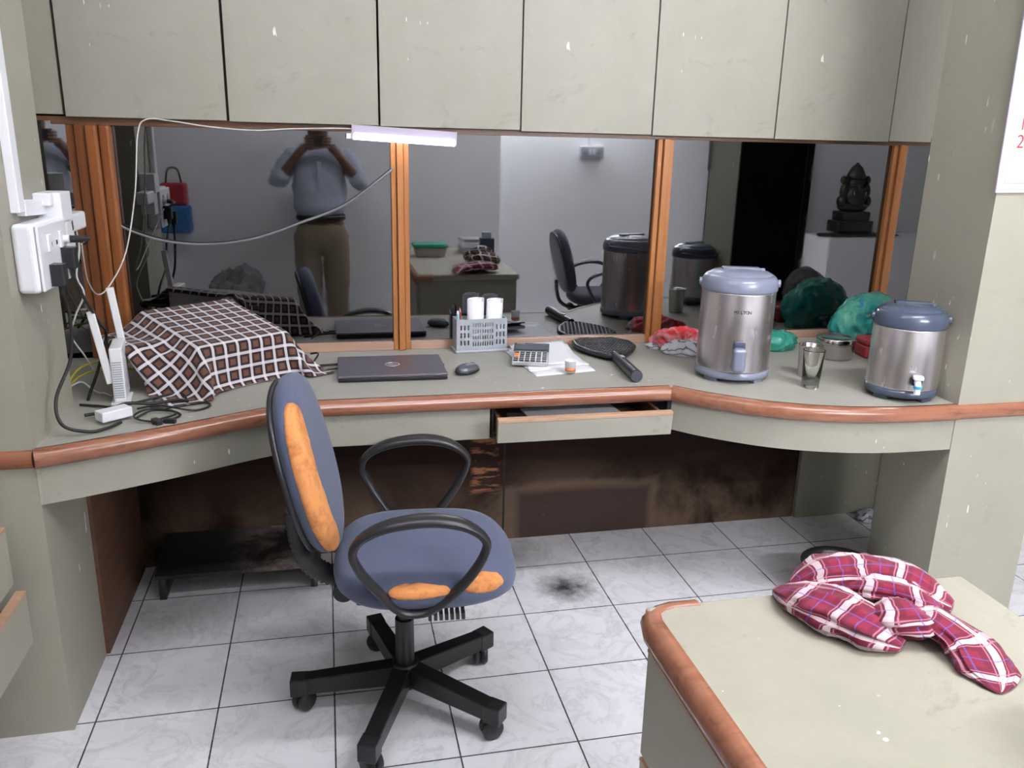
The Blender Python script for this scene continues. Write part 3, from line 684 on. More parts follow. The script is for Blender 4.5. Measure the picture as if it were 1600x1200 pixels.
cable('black_cable', [(0.13, -0.68, ZD + 0.01), (0.19, -0.69, ZD + 0.02), (0.27, -0.70, ZD + 0.006), (0.31, -0.66, ZD + 0.004), (0.285, -0.63, ZD + 0.006), (0.20, -0.66, ZD + 0.004), (0.15, -0.66, ZD + 0.01)], 0.0028, 'black_soft', 'black cable looping right beneath the hanging corner of the plaid cloth')
pl = thing('plug', 'two small black plug ends lying by the desk edge below the coiled cable', 'plug', (0.20, -0.79, ZD))
MB().box(-0.02, 0.012, -0.008, 0.008, 0.0, 0.014, M4=T(rz=-0.9)).build('plug_body', 'black_pl', pl, bevel=0.002)
MB().box(-0.015, 0.015, -0.007, 0.007, 0.0, 0.012, M4=T(0.028, 0.008, 0, rz=-0.2)).build('plug_body', 'black_pl', pl, bevel=0.002)

# ------------------------------------------------------------------ covered printer + plaid cloth (simulated drape)
th = math.atan2(0.61, 0.79)
F0 = np.array([0.272, -0.530]); dv = np.array([math.cos(th), math.sin(th)]); nv = np.array([-dv[1], dv[0]])
pr_ = thing('covered_machine', 'white desk machine hidden under the brown plaid cloth, only its base showing', 'printer', (F0[0], F0[1], ZD), rz=th)
BL, BW, H0, H1 = 0.300, 0.318, 0.130, 0.190
mb = MB(); mb.add([(0.0, 0.0, 0.012), (BL, 0, 0.012), (BL, BW, 0.012), (0, BW, 0.012), (0.0, 0.0, H0), (BL, 0, H0), (BL, BW, H1), (0, BW, H1)],
                  [(0, 3, 2, 1), (4, 5, 6, 7), (0, 1, 5, 4), (1, 2, 6, 5), (2, 3, 7, 6), (3, 0, 4, 7)])
mb.build('body', 'white_pl', pr_, bevel=0.01)
MB().box(-0.118, -0.001, 0.142, 0.315, 0.113, 0.129).build('side_tray', 'black_pl', pr_, bevel=0.003)
MB().box(0.005, BL + 0.01, -0.018, BW - 0.01, 0.0, 0.012).build('base', 'white_pl', pr_, bevel=0.003)
def cloth_sim():
    h = 0.0105
    u0, u1, v0, v1 = -0.188, BL + 0.135, -0.140, BW + 0.018
    nu = int((u1 - u0) / h) + 1; nvv = int((v1 - v0) / h) + 1
    U, V = np.meshgrid(np.linspace(u0, u1, nu), np.linspace(v0, v1, nvv), indexing='ij')
    hu = (u1 - u0) / (nu - 1); hv = (v1 - v0) / (nvv - 1)
    P = np.stack([U, V, np.full_like(U, 0.20)], -1)
    rng = np.random.default_rng(3)
    P[..., 2] += 0.002 * rng.random(U.shape)
    P[..., :2] += 0.0008 * rng.standard_normal(U.shape + (2,))
    Q = P.copy()
    def solve(P, A, B, L, k=1.0):
        a = P[A]; b_ = P[B]; d = b_ - a; l = np.linalg.norm(d, axis=-1, keepdims=True) + 1e-9
        c = d * (0.5 * k * (1 - L / l)); P[A] = a + c; P[B] = b_ - c
    S = np.s_
    cons = []
    for o in (0, 1):
        na = (nu - o) // 2 * 2; nb = (nvv - o) // 2 * 2
        cons.append((S[o:o + na:2, :], S[o + 1:o + na:2, :], hu, 1.0)); cons.append((S[:, o:o + nb:2], S[:, o + 1:o + nb:2], hv, 1.0))
    hd = math.hypot(hu, hv)
    for o in (0, 1):
        na = (nu - o) // 2 * 2
        cons.append((S[o:o + na:2, :-1], S[o + 1:o + na:2, 1:], hd, 0.35)); cons.append((S[o:o + na:2, 1:], S[o + 1:o + na:2, :-1], hd, 0.35))
    for o in (0, 1, 2, 3):
        m_ = (nu - 2 - o)
        if m_ > 0: cons.append((S[o:nu - 2:4, :], S[o + 2:nu:4, :], 2 * hu, 0.25))
        if nvv - 2 - o > 0: cons.append((S[:, o:nvv - 2:4], S[:, o + 2:nvv:4], 2 * hv, 0.25))
    dt = 1 / 90
    for it in range(600):
        vel = (P - Q) * 0.80; Q = P.copy(); P = P + vel; P[..., 2] -= 9.8 * dt * dt * 0.4
        # the left overhang is pulled a little towards the viewer by its corner
        for _ in range(9):
            for A, B, L, k in cons:
                a = P[A]; b_ = P[B]
                n0 = min(a.shape[0], b_.shape[0]); n1 = min(a.shape[1], b_.shape[1])
                a = a[:n0, :n1]; b_ = b_[:n0, :n1]; d = b_ - a; l = np.linalg.norm(d, axis=-1, keepdims=True) + 1e-9
                c = d * (0.5 * k * (1 - L / l))
                P[A][:n0, :n1] += c; P[B][:n0, :n1] -= c
            # collide with the wedge box (2 mm clearance), then the desk, router and mirror
            x, y, z = P[..., 0], P[..., 1], P[..., 2]
            cl = 0.006
            dx = np.minimum(x + cl, BL + cl - x); dy = np.minimum(y + cl, BW + cl - y)
            top = H0 + (H1 - H0) * np.clip(y / BW, 0, 1) + cl
            dz = top - z
            ins = (dx > 0) & (dy > 0) & (dz > 0)
            mz = ins & (dz <= dx) & (dz <= dy); mx = ins & ~mz & (dx <= dy); my = ins & ~mz & ~mx
            z[mz] += dz[mz]
            fr = 1.0
            P[..., 0][mz] = P[..., 0][mz] * (1 - fr) + Q[..., 0][mz] * fr; P[..., 1][mz] = P[..., 1][mz] * (1 - fr) + Q[..., 1][mz] * fr
            x[mx] = np.where(x[mx] < BL / 2, -cl, BL + cl); y[my] = np.where(y[my] < BW / 2, -cl, BW + cl)
            # side tray carries the back part of the left overhang
            tx_, ty_ = x, y
            on = (tx_ > -0.125) & (tx_ < 0.0) & (ty_ > 0.135) & (ty_ < 0.33) & (z < 0.138) & (z > 0.08)
            z[on] = 0.137
            P[..., 0][on] = P[..., 0][on] * 0.0 + Q[..., 0][on]; P[..., 1][on] = Q[..., 1][on]
            fl = z < 0.004
            z[fl] = 0.004; P[..., 0][fl] = Q[..., 0][fl]; P[..., 1][fl] = Q[..., 1][fl]
            wy = F0[1] + x * dv[1] + y * nv[1]
            over = wy > -0.068
            if over.any():
                e = (wy + 0.068)[over]; P[..., 1][over] -= e * nv[1]; P[..., 0][over] -= e * dv[1]
    return P, U, V
P, U, V = cloth_sim()
nu, nvv = U.shape
vs = [tuple(P[i, j]) for i in range(nu) for j in range(nvv)]
fs = [(i * nvv + j, (i + 1) * nvv + j, (i + 1) * nvv + j + 1, i * nvv + j + 1) for i in range(nu - 1) for j in range(nvv - 1)]
me = bpy.data.meshes.new('plaid_cover_cloth'); me.from_pydata(vs, [], fs); me.materials.append(M['plaid_brown'])
uvl = me.uv_layers.new(name='UVMap')
for lp in me.loops:
    i, j = divmod(lp.vertex_index, nvv); uvl.data[lp.index].uv = (U[i, j], V[i, j])
for p_ in me.polygons: p_.use_smooth = True
co = bpy.data.objects.new('plaid_cover_cloth', me); C.objects.link(co)
co.location = (F0[0], F0[1], ZD); co.rotation_euler = (0, 0, th)
md = co.modifiers.new('solid', 'SOLIDIFY'); md.thickness = 0.0018; md.offset = 1
md = co.modifiers.new('sub', 'SUBSURF'); md.levels = 1; md.render_levels = 1
tag(co, 'brown, black and white plaid cloth draped over a machine at the left of the desk', 'cloth')

# ------------------------------------------------------------------ laptop, mouse
lt = thing('laptop', 'closed dark grey laptop lying on the desk behind the chair', 'laptop', (0.822, -0.350, ZD), rz=-0.015)
MB().box(-0.166, 0.166, -0.125, 0.118, 0.003, 0.013).build('base', 'slate_dk', lt, bevel=0.002)
MB().box(-0.167, 0.167, -0.126, 0.118, 0.0135, 0.0215).build('lid', 'slate', lt, bevel=0.0025, seg=3)
ring = [(0.022 * math.cos(a), 0.022 * math.sin(a), 0) for a in [2 * PI * k / 32 for k in range(32)]]
lg = MB().tube(ring, 0.0012, 6, closed=True).build('round_logo', 'silver', lt, loc=(0.004, 0.0, 0.0216))
text_mesh('logo_letters', 'DELL', 0.0125, 'silver', lg, (0, 0, 0.0002), (0, 0, 0))
MB().box(0.167, 0.173, 0.02, 0.035, 0.007, 0.011).build('dongle', 'black_pl', lt)
cable('charger_lead', [(0.655, -0.283, ZD + 0.010), (0.62, -0.285, ZD + 0.009), (0.585, -0.28, ZD + 0.006), (0.54, -0.27, ZD + 0.004)], 0.004, 'black_soft', 'black charger lead plugged into the left side of the laptop')
cable('charger_lead', [(0.654, -0.33, ZD + 0.009), (0.60, -0.325, ZD + 0.004), (0.57, -0.29, ZD + 0.004), (0.595, -0.22, ZD + 0.03), (0.57, -0.17, ZD + 0.02)], 0.003, 'black_soft', 'thin black lead running from the laptop to the plaid covered machine')
mo = thing('computer_mouse', 'grey and black wireless mouse on the desk, right of the laptop', 'mouse', (1.058, -0.412, ZD), rz=-0.95)
MB().ell((0, 0, 0.010), (0.031, 0.048, 0.010), n=24).build('base', 'black_pl', mo)
mb = MB().ell((0, 0, 0.014), (0.029, 0.046, 0.020), n=24); mb.build('shell', 'mouse', mo)
MB().ell((0, 0.014, 0.0285), (0.008, 0.020, 0.004), n=16).build('button_strip', 'black_pl', mo)
MB().tube([(-0.003, 0.020, 0.0300), (0.003, 0.020, 0.0300)], 0.0035, 12).build('scroll_wheel', 'black_pl', mo)

# ------------------------------------------------------------------ basket
bk = thing('pen_basket', 'grey slotted plastic basket by the glass, holding paper rolls and pencils', 'basket', (1.153, -0.105, ZD), rz=0.07)
BWd, BD, BH = 0.090, 0.033, 0.118
MB().box(-BWd - 0.007, BWd + 0.004, -BD - 0.009, BD + 0.006, 0.0, 0.010).build('base', 'grey_pl', bk, bevel=0.004, seg=3)
def slotted(x0, x1, y, cols, rows, zs, mb, slotw):
    """wall panel in XZ made of bars round the slots"""
    t_ = 0.0022
    xs = [x0] + [e for c_ in cols for e in (c_ - slotw / 2, c_ + slotw / 2)] + [x1]
    for k in range(0, len(xs), 2): mb.box(xs[k], xs[k + 1], y - t_ / 2, y + t_ / 2, 0.010, BH)
    for c_ in cols:
        zz = [0.010] + [e for z0, z1 in zs for e in (z0, z1)] + [BH]
        for k in range(0, len(zz), 2): mb.box(c_ - slotw / 2, c_ + slotw / 2, y - t_ / 2, y + t_ / 2, zz[k], zz[k + 1])
for y in (-BD, BD):
    mb = MB()
    slotted(-BWd, -0.036, y, [-0.075, -0.062, -0.049], 3, [(0.026, 0.043), (0.053, 0.070), (0.080, 0.097)], mb, 0.0055)
    slotted(-0.036, 0.046, y, [-0.031 + 0.0086 * k for k in range(9)], 4, [(0.022, 0.037), (0.046, 0.059), (0.068, 0.081), (0.090, 0.104)], mb, 0.0042)
    slotted(0.046, BWd, y, [0.053, 0.066, 0.079], 3, [(0.026, 0.043), (0.053, 0.070), (0.080, 0.097)], mb, 0.0055)
    mb.build('slotted_wall', 'grey_pl', bk)
MB().box(-BWd - 0.001, -BWd + 0.0015, -BD, BD, 0.01, BH).build('end_wall', 'grey_pl', bk); MB().box(BWd - 0.0015, BWd + 0.001, -BD, BD, 0.01, BH).build('end_wall', 'grey_pl', bk)
def roll(label, x, y, r, h, tilt):
    t_ = thing('paper_roll', label, 'paper roll', (x, y, ZD + 0.0108))
    mb = MB(); n = 70; pts = []
    for k in range(n):
        a = k / n * 2 * PI * 3.2; rr = r * (1 - 0.30 * k / n); pts.append((rr * 1.22 * math.cos(a), rr * math.sin(a)))
    vs = [(px, py, 0) for px, py in pts] + [(px, py, h + 0.01 * math.cos(2.2 * k / n * PI)) for k, (px, py) in enumerate(pts)]
    mb.add(vs, [(k, k + 1, n + k + 1, n + k) for k in range(n - 1)], 0, True, T(ry=tilt))
    mb.build('rolled_sheet', 'paper', t_, solid=0.0012)
roll('upright white paper roll, the left one in the grey basket', 1.136, -0.107, 0.0250, 0.166, 0.0)
roll('crumpled white paper roll, the right one in the grey basket', 1.201, -0.102, 0.0245, 0.162, 0.03)
pc = thing('pencil', 'red pencil standing point up at the left end of the grey basket', 'pencil', (1.094, -0.112, ZD + 0.0145))
ptx = T(ry=-0.10)
MB().tube([(0, 0, 0), (0, 0, 0.125)], 0.0036, 6, M4=ptx).build('shaft', 'red_box', pc)
MB().tube([(0, 0, 0.125), (0, 0, 0.140)], [0.0036, 0.001], 6, M4=ptx).build('tip', 'edge', pc)
pn = thing('marker_pen', 'pale blue pen leaning at the left corner of the grey basket', 'pen', (1.078, -0.105, ZD + 0.0145))
MB().tube([(0, 0, 0), (-0.004, -0.004, 0.118)], 0.0055, 10).build('barrel', plain('pale_blue', (0.35, 0.62, 0.68), 0.3), pn)
MB().tube([(-0.004, -0.004, 0.118), (-0.005, -0.005, 0.128)], [0.0055, 0.003], 10).build('cap', 'white_pl', pn)

# ------------------------------------------------------------------ papers, calculator, cup, racket
def sheet(label, pts, z, curl=0.0):
    a, b_, c_, d = [Vector((x, y, 0)) for x, y in pts]
    mb = MB(); n = 10; vs = []
    for i in range(n + 1):
        for j in range(n + 1):
            u, v = i / n, j / n
            q = (a * (1 - u) + b_ * u) * (1 - v) + (d * (1 - u) + c_ * u) * v
            q.z = z + curl * max(0, v - 0.5) ** 2 * 4 * (0.3 + 0.7 * u)
            vs.append(q)
    mb.add(vs, [(i * (n + 1) + j, (i + 1) * (n + 1) + j, (i + 1) * (n + 1) + j + 1, i * (n + 1) + j + 1) for i in range(n) for j in range(n)], 0, True)
    o = mb.build('paper_sheet', 'paper', solid=0.0007)
    return tag(o, label, 'paper')
sheet('bottom white sheet of the loose stack, corner pointing right past the paper cup', [(1.270, -0.480), (1.478, -0.440), (1.475, -0.20), (1.25, -0.22)], ZD + 0.001)
sheet('white sheet in the middle of the loose stack, turned slightly clockwise', [(1.262, -0.430), (1.480, -0.365), (1.45, -0.10), (1.235, -0.15)], ZD + 0.003, 0.004)
sheet('white sheet second from the top of the loose stack', [(1.262, -0.410), (1.462, -0.375), (1.475, -0.105), (1.248, -0.13)], ZD + 0.005, 0.010)
sheet('topmost white sheet of the loose stack, its back corner raised beside the grey basket', [(1.268, -0.375), (1.448, -0.350), (1.462, -0.092), (1.262, -0.088)], ZD + 0.007, 0.018)
ca = thing('calculator', 'grey and black desk calculator with orange keys, lying on the papers', 'calculator', (1.293, -0.300, ZD + 0.0135), rz=0.09)
ca.rotation_euler = (0.08, 0, -0.28)
MB().box(-0.060, 0.060, -0.080, 0.085, 0.0, 0.014).build('body', 'silver', ca, bevel=0.004, seg=3)
MB().box(-0.060, 0.060, -0.027, 0.027, 0.0, 0.005, M4=T(0, 0.058, 0.017, rx=0.22)).build('display_panel', 'black_pl', ca, bevel=0.002)
MB().box(-0.052, 0.052, -0.020, 0.010, 0.0052, 0.0060, M4=T(0, 0.058, 0.017, rx=0.22)).build('screen', plain('lcd', (0.05, 0.06, 0.08), 0.2), ca)
text_mesh('print', 'CASIO', 0.010, 'silver', ca, (-0.036, 0.0755, 0.0266), (0.22, 0, 0))
for r_ in range(5):
    for c_ in range(6):
        k = 'orange' if (c_ == 0 and r_ in (2, 3)) else 'black_pl'
        MB().box(-0.0075, 0.0075, -0.0070, 0.0070, 0, 0.004).build('key', k, ca, loc=(-0.047 + c_ * 0.0188, -0.068 + r_ * 0.0210, 0.0142), bevel=0.001)
cu = thing('paper_cup', 'tiny white paper cup with an orange band, standing on the loose papers', 'cup', (1.385, -0.462, ZD + 0.0062))
MB().lathe([(0.016, 0), (0.0185, 0.037), (0.0195, 0.038), (0.0190, 0.0395), (0.0178, 0.038), (0.015, 0.003)], 28).build('cup_body', 'paper', cu)
MB().lathe([(0.0168, 0.005), (0.0176, 0.015)], 28, cap=False).build('orange_band', 'orange', cu, solid=0.0004)
ra = thing('mosquito_racket', 'black electric mosquito racket lying on the desk, handle towards the viewer', 'racket', (1.585, -0.20, ZD))
ol = [(1.500, -0.105), (1.545, -0.065), (1.60, -0.058), (1.655, -0.072), (1.700, -0.13), (1.700, -0.195), (1.668, -0.26), (1.625, -0.315), (1.590, -0.335), (1.560, -0.325), (1.515, -0.255), (1.492, -0.175)]
olp = [Vector((x - 1.585, y + 0.20, 0.018)) for x, y in ol]
sm = []
for i in range(len(olp)):
    p0, p1, p2, p3 = olp[i - 1], olp[i], olp[(i + 1) % 12], olp[(i + 2) % 12]
    for k in range(2):
        t_ = k / 2; sm.append(p1.lerp(p2, t_ * 0.7) if k else 0.96 * p1 + 0.04 * p2) if True else sm.append(0.5 * ((2 * p1) + (p2 - p0) * t_ + (2 * p0 - 5 * p1 + 4 * p2 - p3) * t_ * t_ + (3 * p1 - p0 - 3 * p2 + p3) * t_ ** 3))
MB().tube(sm, 0.009, 10, closed=True, flat=(0.95, 0.95), up=(0, 0, 1)).build('frame', 'black_pl', ra)
def inside(x, y, P_):
    c_ = False
    for i in range(len(P_)):
        a, b_ = P_[i], P_[i - 1]
        if (a.y > y) != (b_.y > y) and x < (b_.x - a.x) * (y - a.y) / (b_.y - a.y) + a.x: c_ = not c_
    return c_
mb = MB()
ang = 0.25
for fam in (0, 1):
    for k in range(-14, 15):
        run = []
        for s_ in np.linspace(-0.16, 0.16, 65):
            q = (k * 0.0145, s_) if fam == 0 else (s_, k * 0.0145)
            x = q[0] * math.cos(ang) - q[1] * math.sin(ang) + 0.01; y = q[0] * math.sin(ang) + q[1] * math.cos(ang)
            if inside(x, y, sm): run.append((x, y))
        if len(run) > 2: mb.tube([(run[0][0], run[0][1], 0.0255), (run[-1][0], run[-1][1], 0.0250)], 0.0020, 5)
mb.build('grid', 'black_pl', ra)
mb = MB(); mb.prism([(p_.x * 0.98, p_.y * 0.98) for p_ in sm], 0.0225, 0.0240); mb.build('wire_mesh', plain('mesh_grey', (0.42, 0.43, 0.42), 0.6, nscale=60, var=0.5), ra)
MB().tube([(0.0, -0.125, 0.021), (-0.008, -0.20, 0.021), (-0.016, -0.30, 0.021), (-0.022, -0.385, 0.021)], [0.016, 0.0175, 0.019, 0.0195], 16).build('handle', 'black_pl', ra)
MB().tube([(-0.022, -0.386, 0.021), (-0.0225, -0.392, 0.021)], 0.0185, 16).build('end_cap', plain('dark_grey_cap', (0.05, 0.055, 0.065), 0.4), ra)
MB().box(-0.006, 0.006, -0.22, -0.20, 0.037, 0.041, M4=T(-0.008)).build('button', 'grey_pl', ra)

# ------------------------------------------------------------------ crumpled things
def crumple(name, m, label, cat, c, r, seed, amp=0.3, freq=14, flat=0.0, sub=4, taper=None, rz=0):
    bm = bmesh.new(); bmesh.ops.create_icosphere(bm, subdivisions=sub + 1, radius=1)
    off = Vector((seed * 3.1, seed * 1.7, seed * 2.3))
    for v in bm.verts:
        d = v.co.normalized()
        p_ = Vector((d.x * r[0], d.y * r[1], d.z * r[2]))
        n1 = 1 - abs(noise.noise(p_ * freq + off)) * 2.2
        n2 = 1 - abs(noise.noise(p_ * freq * 2.3 + off * 2)) * 2.2
        n3 = noise.noise(p_ * freq * 0.45 + off)
        k = 1 + amp * (0.45 * n1 + 0.22 * n2 + 0.8 * n3 - 0.25)
        p_ = p_ * k
        if taper: p_.x *= 1 - taper * max(0, p_.z / r[2]); p_.y *= 1 - taper * max(0, p_.z / r[2])
        p_.z = max(p_.z, -r[2] * (1 - flat))
        v.co = p_
    zm = min(v.co.z for v in bm.verts)
    for v in bm.verts: v.co.z -= zm
    uv = bm.loops.layers.uv.new('UVMap')
    for f in bm.faces:
        f.smooth = True
        for l in f.loops:
            q = l.vert.co; l[uv].uv = (math.atan2(q.y, q.x) * r[0] * 0.9 + 0.2 * q.z, q.z * 1.4 + math.hypot(q.x, q.y) * 0.8)
    me = bpy.data.meshes.new(name); bm.to_mesh(me); bm.free(); me.materials.append(M[m])
    o = bpy.data.objects.new(name, me); C.objects.link(o); o.location = c; o.rotation_euler = (0, 0, rz)
    return tag(o, label, cat)
crumple('red_rag', 'red_rag', 'crumpled red and pink rag heaped by the glass, left of the large flask', 'rag', (1.885, -0.165, ZD + 0.012), (0.088, 0.055, 0.042), 2, 0.55, 20, 0.5)
crumple('striped_rag', 'stripe_rag', 'crumpled white rag with grey stripes, in front of the red rag', 'rag', (1.868, -0.245, ZD), (0.078, 0.048, 0.030), 5, 0.5, 20, 0.6, rz=-0.3)
crumple('striped_rag', 'stripe_rag', 'small striped white rag end on the desk at the far left of the rag heap', 'rag', (1.800, -0.16, ZD), (0.036, 0.028, 0.014), 8, 0.4, 26, 0.5)
crumple('green_plastic_bag', 'bag_green', 'small crumpled green plastic bag on the desk, right of the large flask', 'bag', (2.235, -0.215, ZD), (0.085, 0.055, 0.050), 11, 0.45, 22, 0.6)
crumple('carrier_bag', 'bag_teal', 'full teal green carrier bag standing behind the small flask', 'bag', (2.60, -0.23, ZD), (0.130, 0.085, 0.112), 17, 0.30, 13, 0.3, rz=0.1)
crumple('grey_plastic_bag', 'bag_grey', 'grey plastic bag seen only as a reflection, tucked behind the right pillar', 'bag', (2.70, -0.45, ZD), (0.11, 0.09, 0.125), 21, 0.22, 9, 0.3)
rb = thing('lunch_box', 'red plastic box half hidden behind the small flask', 'box', (2.545, -0.375, ZD), rz=-0.15)
MB().box(-0.050, 0.050, -0.045, 0.045, 0.0, 0.045).build('box_body', 'red_box', rb, bevel=0.008, seg=3)
MB().box(-0.052, 0.052, -0.047, 0.047, 0.0455, 0.070).build('lid', 'red_box', rb, bevel=0.010, seg=3)

# ------------------------------------------------------------------ flasks
def flask(label, x, y, r, hb, lidm, big, face):
    f = thing('steel_flask', label, 'water dispenser', (x, y, ZD), rz=face)
    foot = 0.012
    for k in range(4):
        a = PI / 4 + k * PI / 2
        MB().box(-0.022, 0.022, -0.008, 0.008, 0, 0.024, M4=T((r - 0.016) * math.cos(a), (r - 0.016) * math.sin(a), 0, rz=a + PI / 2)).build('foot', lidm, f, bevel=0.003)
    MB().lathe([(r * 0.9, foot), (r * 1.0, foot + 0.002), (r * 1.01, foot + 0.010), (r * 1.0, foot + 0.024)], 64).build('base_ring', lidm, f)
    z0 = foot + 0.0245; z1 = z0 + hb
    prof = [(r * 0.995, z0), (r * 0.985, z0 + 0.004), (r * 0.985, z1 - 0.004), (r * 0.995, z1)]
    MB().lathe(prof, 72).build('steel_body', 'steel', f)
    lr = r * 1.02
    lp = [(lr * .985, z1 + .0005), (lr, z1 + 0.006), (lr, z1 + 0.016), (lr * 0.985, z1 + 0.030), (lr * 0.93, z1 + 0.042), (lr * 0.86, z1 + 0.049), (lr * 0.845, z1 + 0.0485), (lr * 0.83, z1 + 0.051), (lr * 0.72, z1 + 0.058), (lr * 0.50, z1 + 0.0635), (lr * 0.2, z1 + 0.066), (0.001, z1 + 0.0665)]
    lid = MB().lathe(lp, 64).build('lid', lidm, f)
    # handle recess ridge and pivots
    MB().box(-r * 0.50, r * 0.50, -0.016, 0.016, z1 + 0.0625, z1 + 0.070).build('lid_handle', lidm, lid, bevel=0.006, seg=3)
    MB().tube([(lr * 0.55, -0.006, z1 + 0.052), (lr * 0.55, 0.0, z1 + 0.066)], 0.009, 16).build('air_vent', lidm, lid)
    for s_ in (-1, 1): MB().tube([(s_ * lr * 0.985, 0, z1 + 0.022), (s_ * (lr + 0.006), 0, z1 + 0.022)], 0.012, 18).build('handle_pivot', lidm, lid)
    hp = [((lr + 0.003) * math.cos(a), (lr + 0.003) * math.sin(a), z1 + 0.012 + 0.01 * abs(math.cos(a))) for a in np.linspace(0, PI, 28)]
    MB().tube(hp, 0.0045, 8).build('carry_handle', lidm, lid)
    return f, z0, z1
f1, z0, z1 = flask('large steel water flask with pale blue-grey lid, in the middle right of the desk', 1.902, -0.548, 0.116, 0.246, 'flask_lid', True, -0.34)
tp = MB(); tp.box(-0.020, 0.020, -0.036, 0.0, -0.040, 0.036); tap = tp.build('tap_lever', 'flask_lid', f1, loc=(0.0, -0.118, z0 + 0.050), bevel=0.012, seg=4)
MB().box(-0.018, 0.018, -0.012, 0.004, 0.016, 0.052).build('tap_top', 'flask_lid_d', tap, bevel=0.006, seg=3)
MB().tube([(0, -0.012, -0.020), (0, -0.014, -0.038)], [0.010, 0.007], 14).build('spout', 'flask_lid', tap)
# badge lettering curved round the body, letter by letter
for i, ch in enumerate('MILTON'):
    a = -PI / 2 + (i - 2.5) * 0.0088 / 0.118 + 0.02
    text_mesh('badge_letter', ch, 0.0135, 'black_pl', f1, (0.1150 * math.cos(a), 0.1150 * math.sin(a), z1 - 0.055), (PI / 2, 0, a + PI / 2), 0.0004)
f2, z0b, z1b = flask('smaller steel water flask with dark slate lid, at the right end of the desk', 2.322, -0.822, 0.101, 0.180, 'flask_lid_d', False, -0.48)
tb = MB().tube([(0, 0.0, 0), (0, -0.020, 0)], [0.017, 0.014], 18).build('tap_collar', 'black_pl', f2, loc=(0.020, -0.100, z0b + 0.034))
MB().tube(smooth_path([(0, -0.016, 0), (0, -0.030, 0.002), (0, -0.036, -0.010), (0, -0.037, -0.030)], 4), 0.009, 12).build('spout', 'white_pl', tb)
MB().box(-0.014, 0.014, -0.040, -0.016, 0.010, 0.022).build('tap_handle', 'white_pl', tb, bevel=0.004)
MB().tube([(0, -0.036, -0.006), (0, -0.036, -0.014)], 0.0115, 16).build('blue_ring', plain('blue_ring', (0.05, 0.35, 0.75), 0.4), tb)

# ------------------------------------------------------------------ steel tiffin, tumbler, glass
tf = thing('steel_tin', 'low round steel food tin with lid, between the flasks', 'tin', (2.388, -0.375, ZD))
MB().lathe([(0.055, 0), (0.060, 0.003), (0.062, 0.012), (0.062, 0.050), (0.0645, 0.052)], 48).build('bowl', 'steel_sh', tf)
MB().lathe([(0.0655, 0.0525), (0.066, 0.056), (0.066, 0.072), (0.064, 0.075), (0.060, 0.0755), (0.057, 0.072), (0.001, 0.0715)], 48).build('lid', 'steel_sh', tf)
tu = thing('steel_tumbler', 'steel tumbler standing behind the drinking glass', 'tumbler', (2.150, -0.595, ZD))
MB().lathe([(0.029, 0), (0.031, 0.002), (0.0365, 0.104), (0.038, 0.1055), (0.0372, 0.1065), (0.035, 0.104), (0.0295, 0.006), (0.001, 0.005)], 40).build('wall', 'steel_sh', tu)
gl = thing('drinking_glass', 'clear drinking glass near the desk edge, in front of the steel tumbler', 'glass', (2.086, -0.715, ZD))
MB().lathe([(0.0245, 0), (0.0265, 0.003), (0.0325, 0.118), (0.0332, 0.120), (0.0322, 0.1205), (0.0310, 0.118), (0.0250, 0.012), (0.001, 0.011)], 40, cap=False).build('wall', 'glass', gl)

# ------------------------------------------------------------------ office chair
def rim_patch(sx, sy, th_, e, dome, a0, a1, t0, t1, off, dip_=None, sq=1.0, N=26):
    """a bulging patch of bare foam that follows the rim of a cushion; t runs along the rim section"""
    prof = [(0.93, -0.46), (0.985, -0.25), (1.0, 0.0), (0.985, 0.25), (0.93, 0.42), (0.80, 0.50), (0.55, 0.50)]
    mb = MB(); vs = []; fs = []; W = 14
    for i in range(N + 1):
        f = i / N; a = a0 + (a1 - a0) * f
        half = max(0.0, 1 - (2 * f - 1) ** 2) ** (0.5 * sq)
        c_, d_ = math.cos(a), math.sin(a)
        bx = math.copysign(abs(c_) ** (2 / e), c_) * sx / 2; by = math.copysign(abs(d_) ** (2 / e), d_) * sy / 2
        for j in range(W + 1):
            g = j / W * 2 - 1
            t = (t0 + t1) / 2 + g * half * (t1 - t0) / 2 + 0.12 * noise.noise(Vector((f * 7, g, 2.0)))
            t = min(max(t, 0.0), 5.999); k = int(t); fr = t - k
            s_ = prof[k][0] * (1 - fr) + prof[k + 1][0] * fr; z = (prof[k][1] * (1 - fr) + prof[k + 1][1] * fr) * th_
            if t > 4: z += dome * (1 - s_ * s_)
            lift = off * (1 - abs(g) ** 6) * min(1, half * 2) - 0.002 * (abs(g) ** 6) + 0.0012 * noise.noise(Vector((f * 22, g * 3, 0)))
            nz = min(1.0, max(-0.3, (t - 2) / 2.2)); nr = math.sqrt(max(0, 1 - nz * nz))
            ln = math.hypot(bx, by); x = bx * s_ + bx / ln * nr * lift; y = by * s_ + by / ln * nr * lift
            z += nz * lift
            if dip_: z -= dip_(x)
            vs.append((x, y, z))
    for i in range(N):
        for j in range(W): a = i * (W + 1) + j; fs.append((a, a + 1, a + W + 2, a + W + 1))
    mb.add(vs, fs, 0, True); return mb
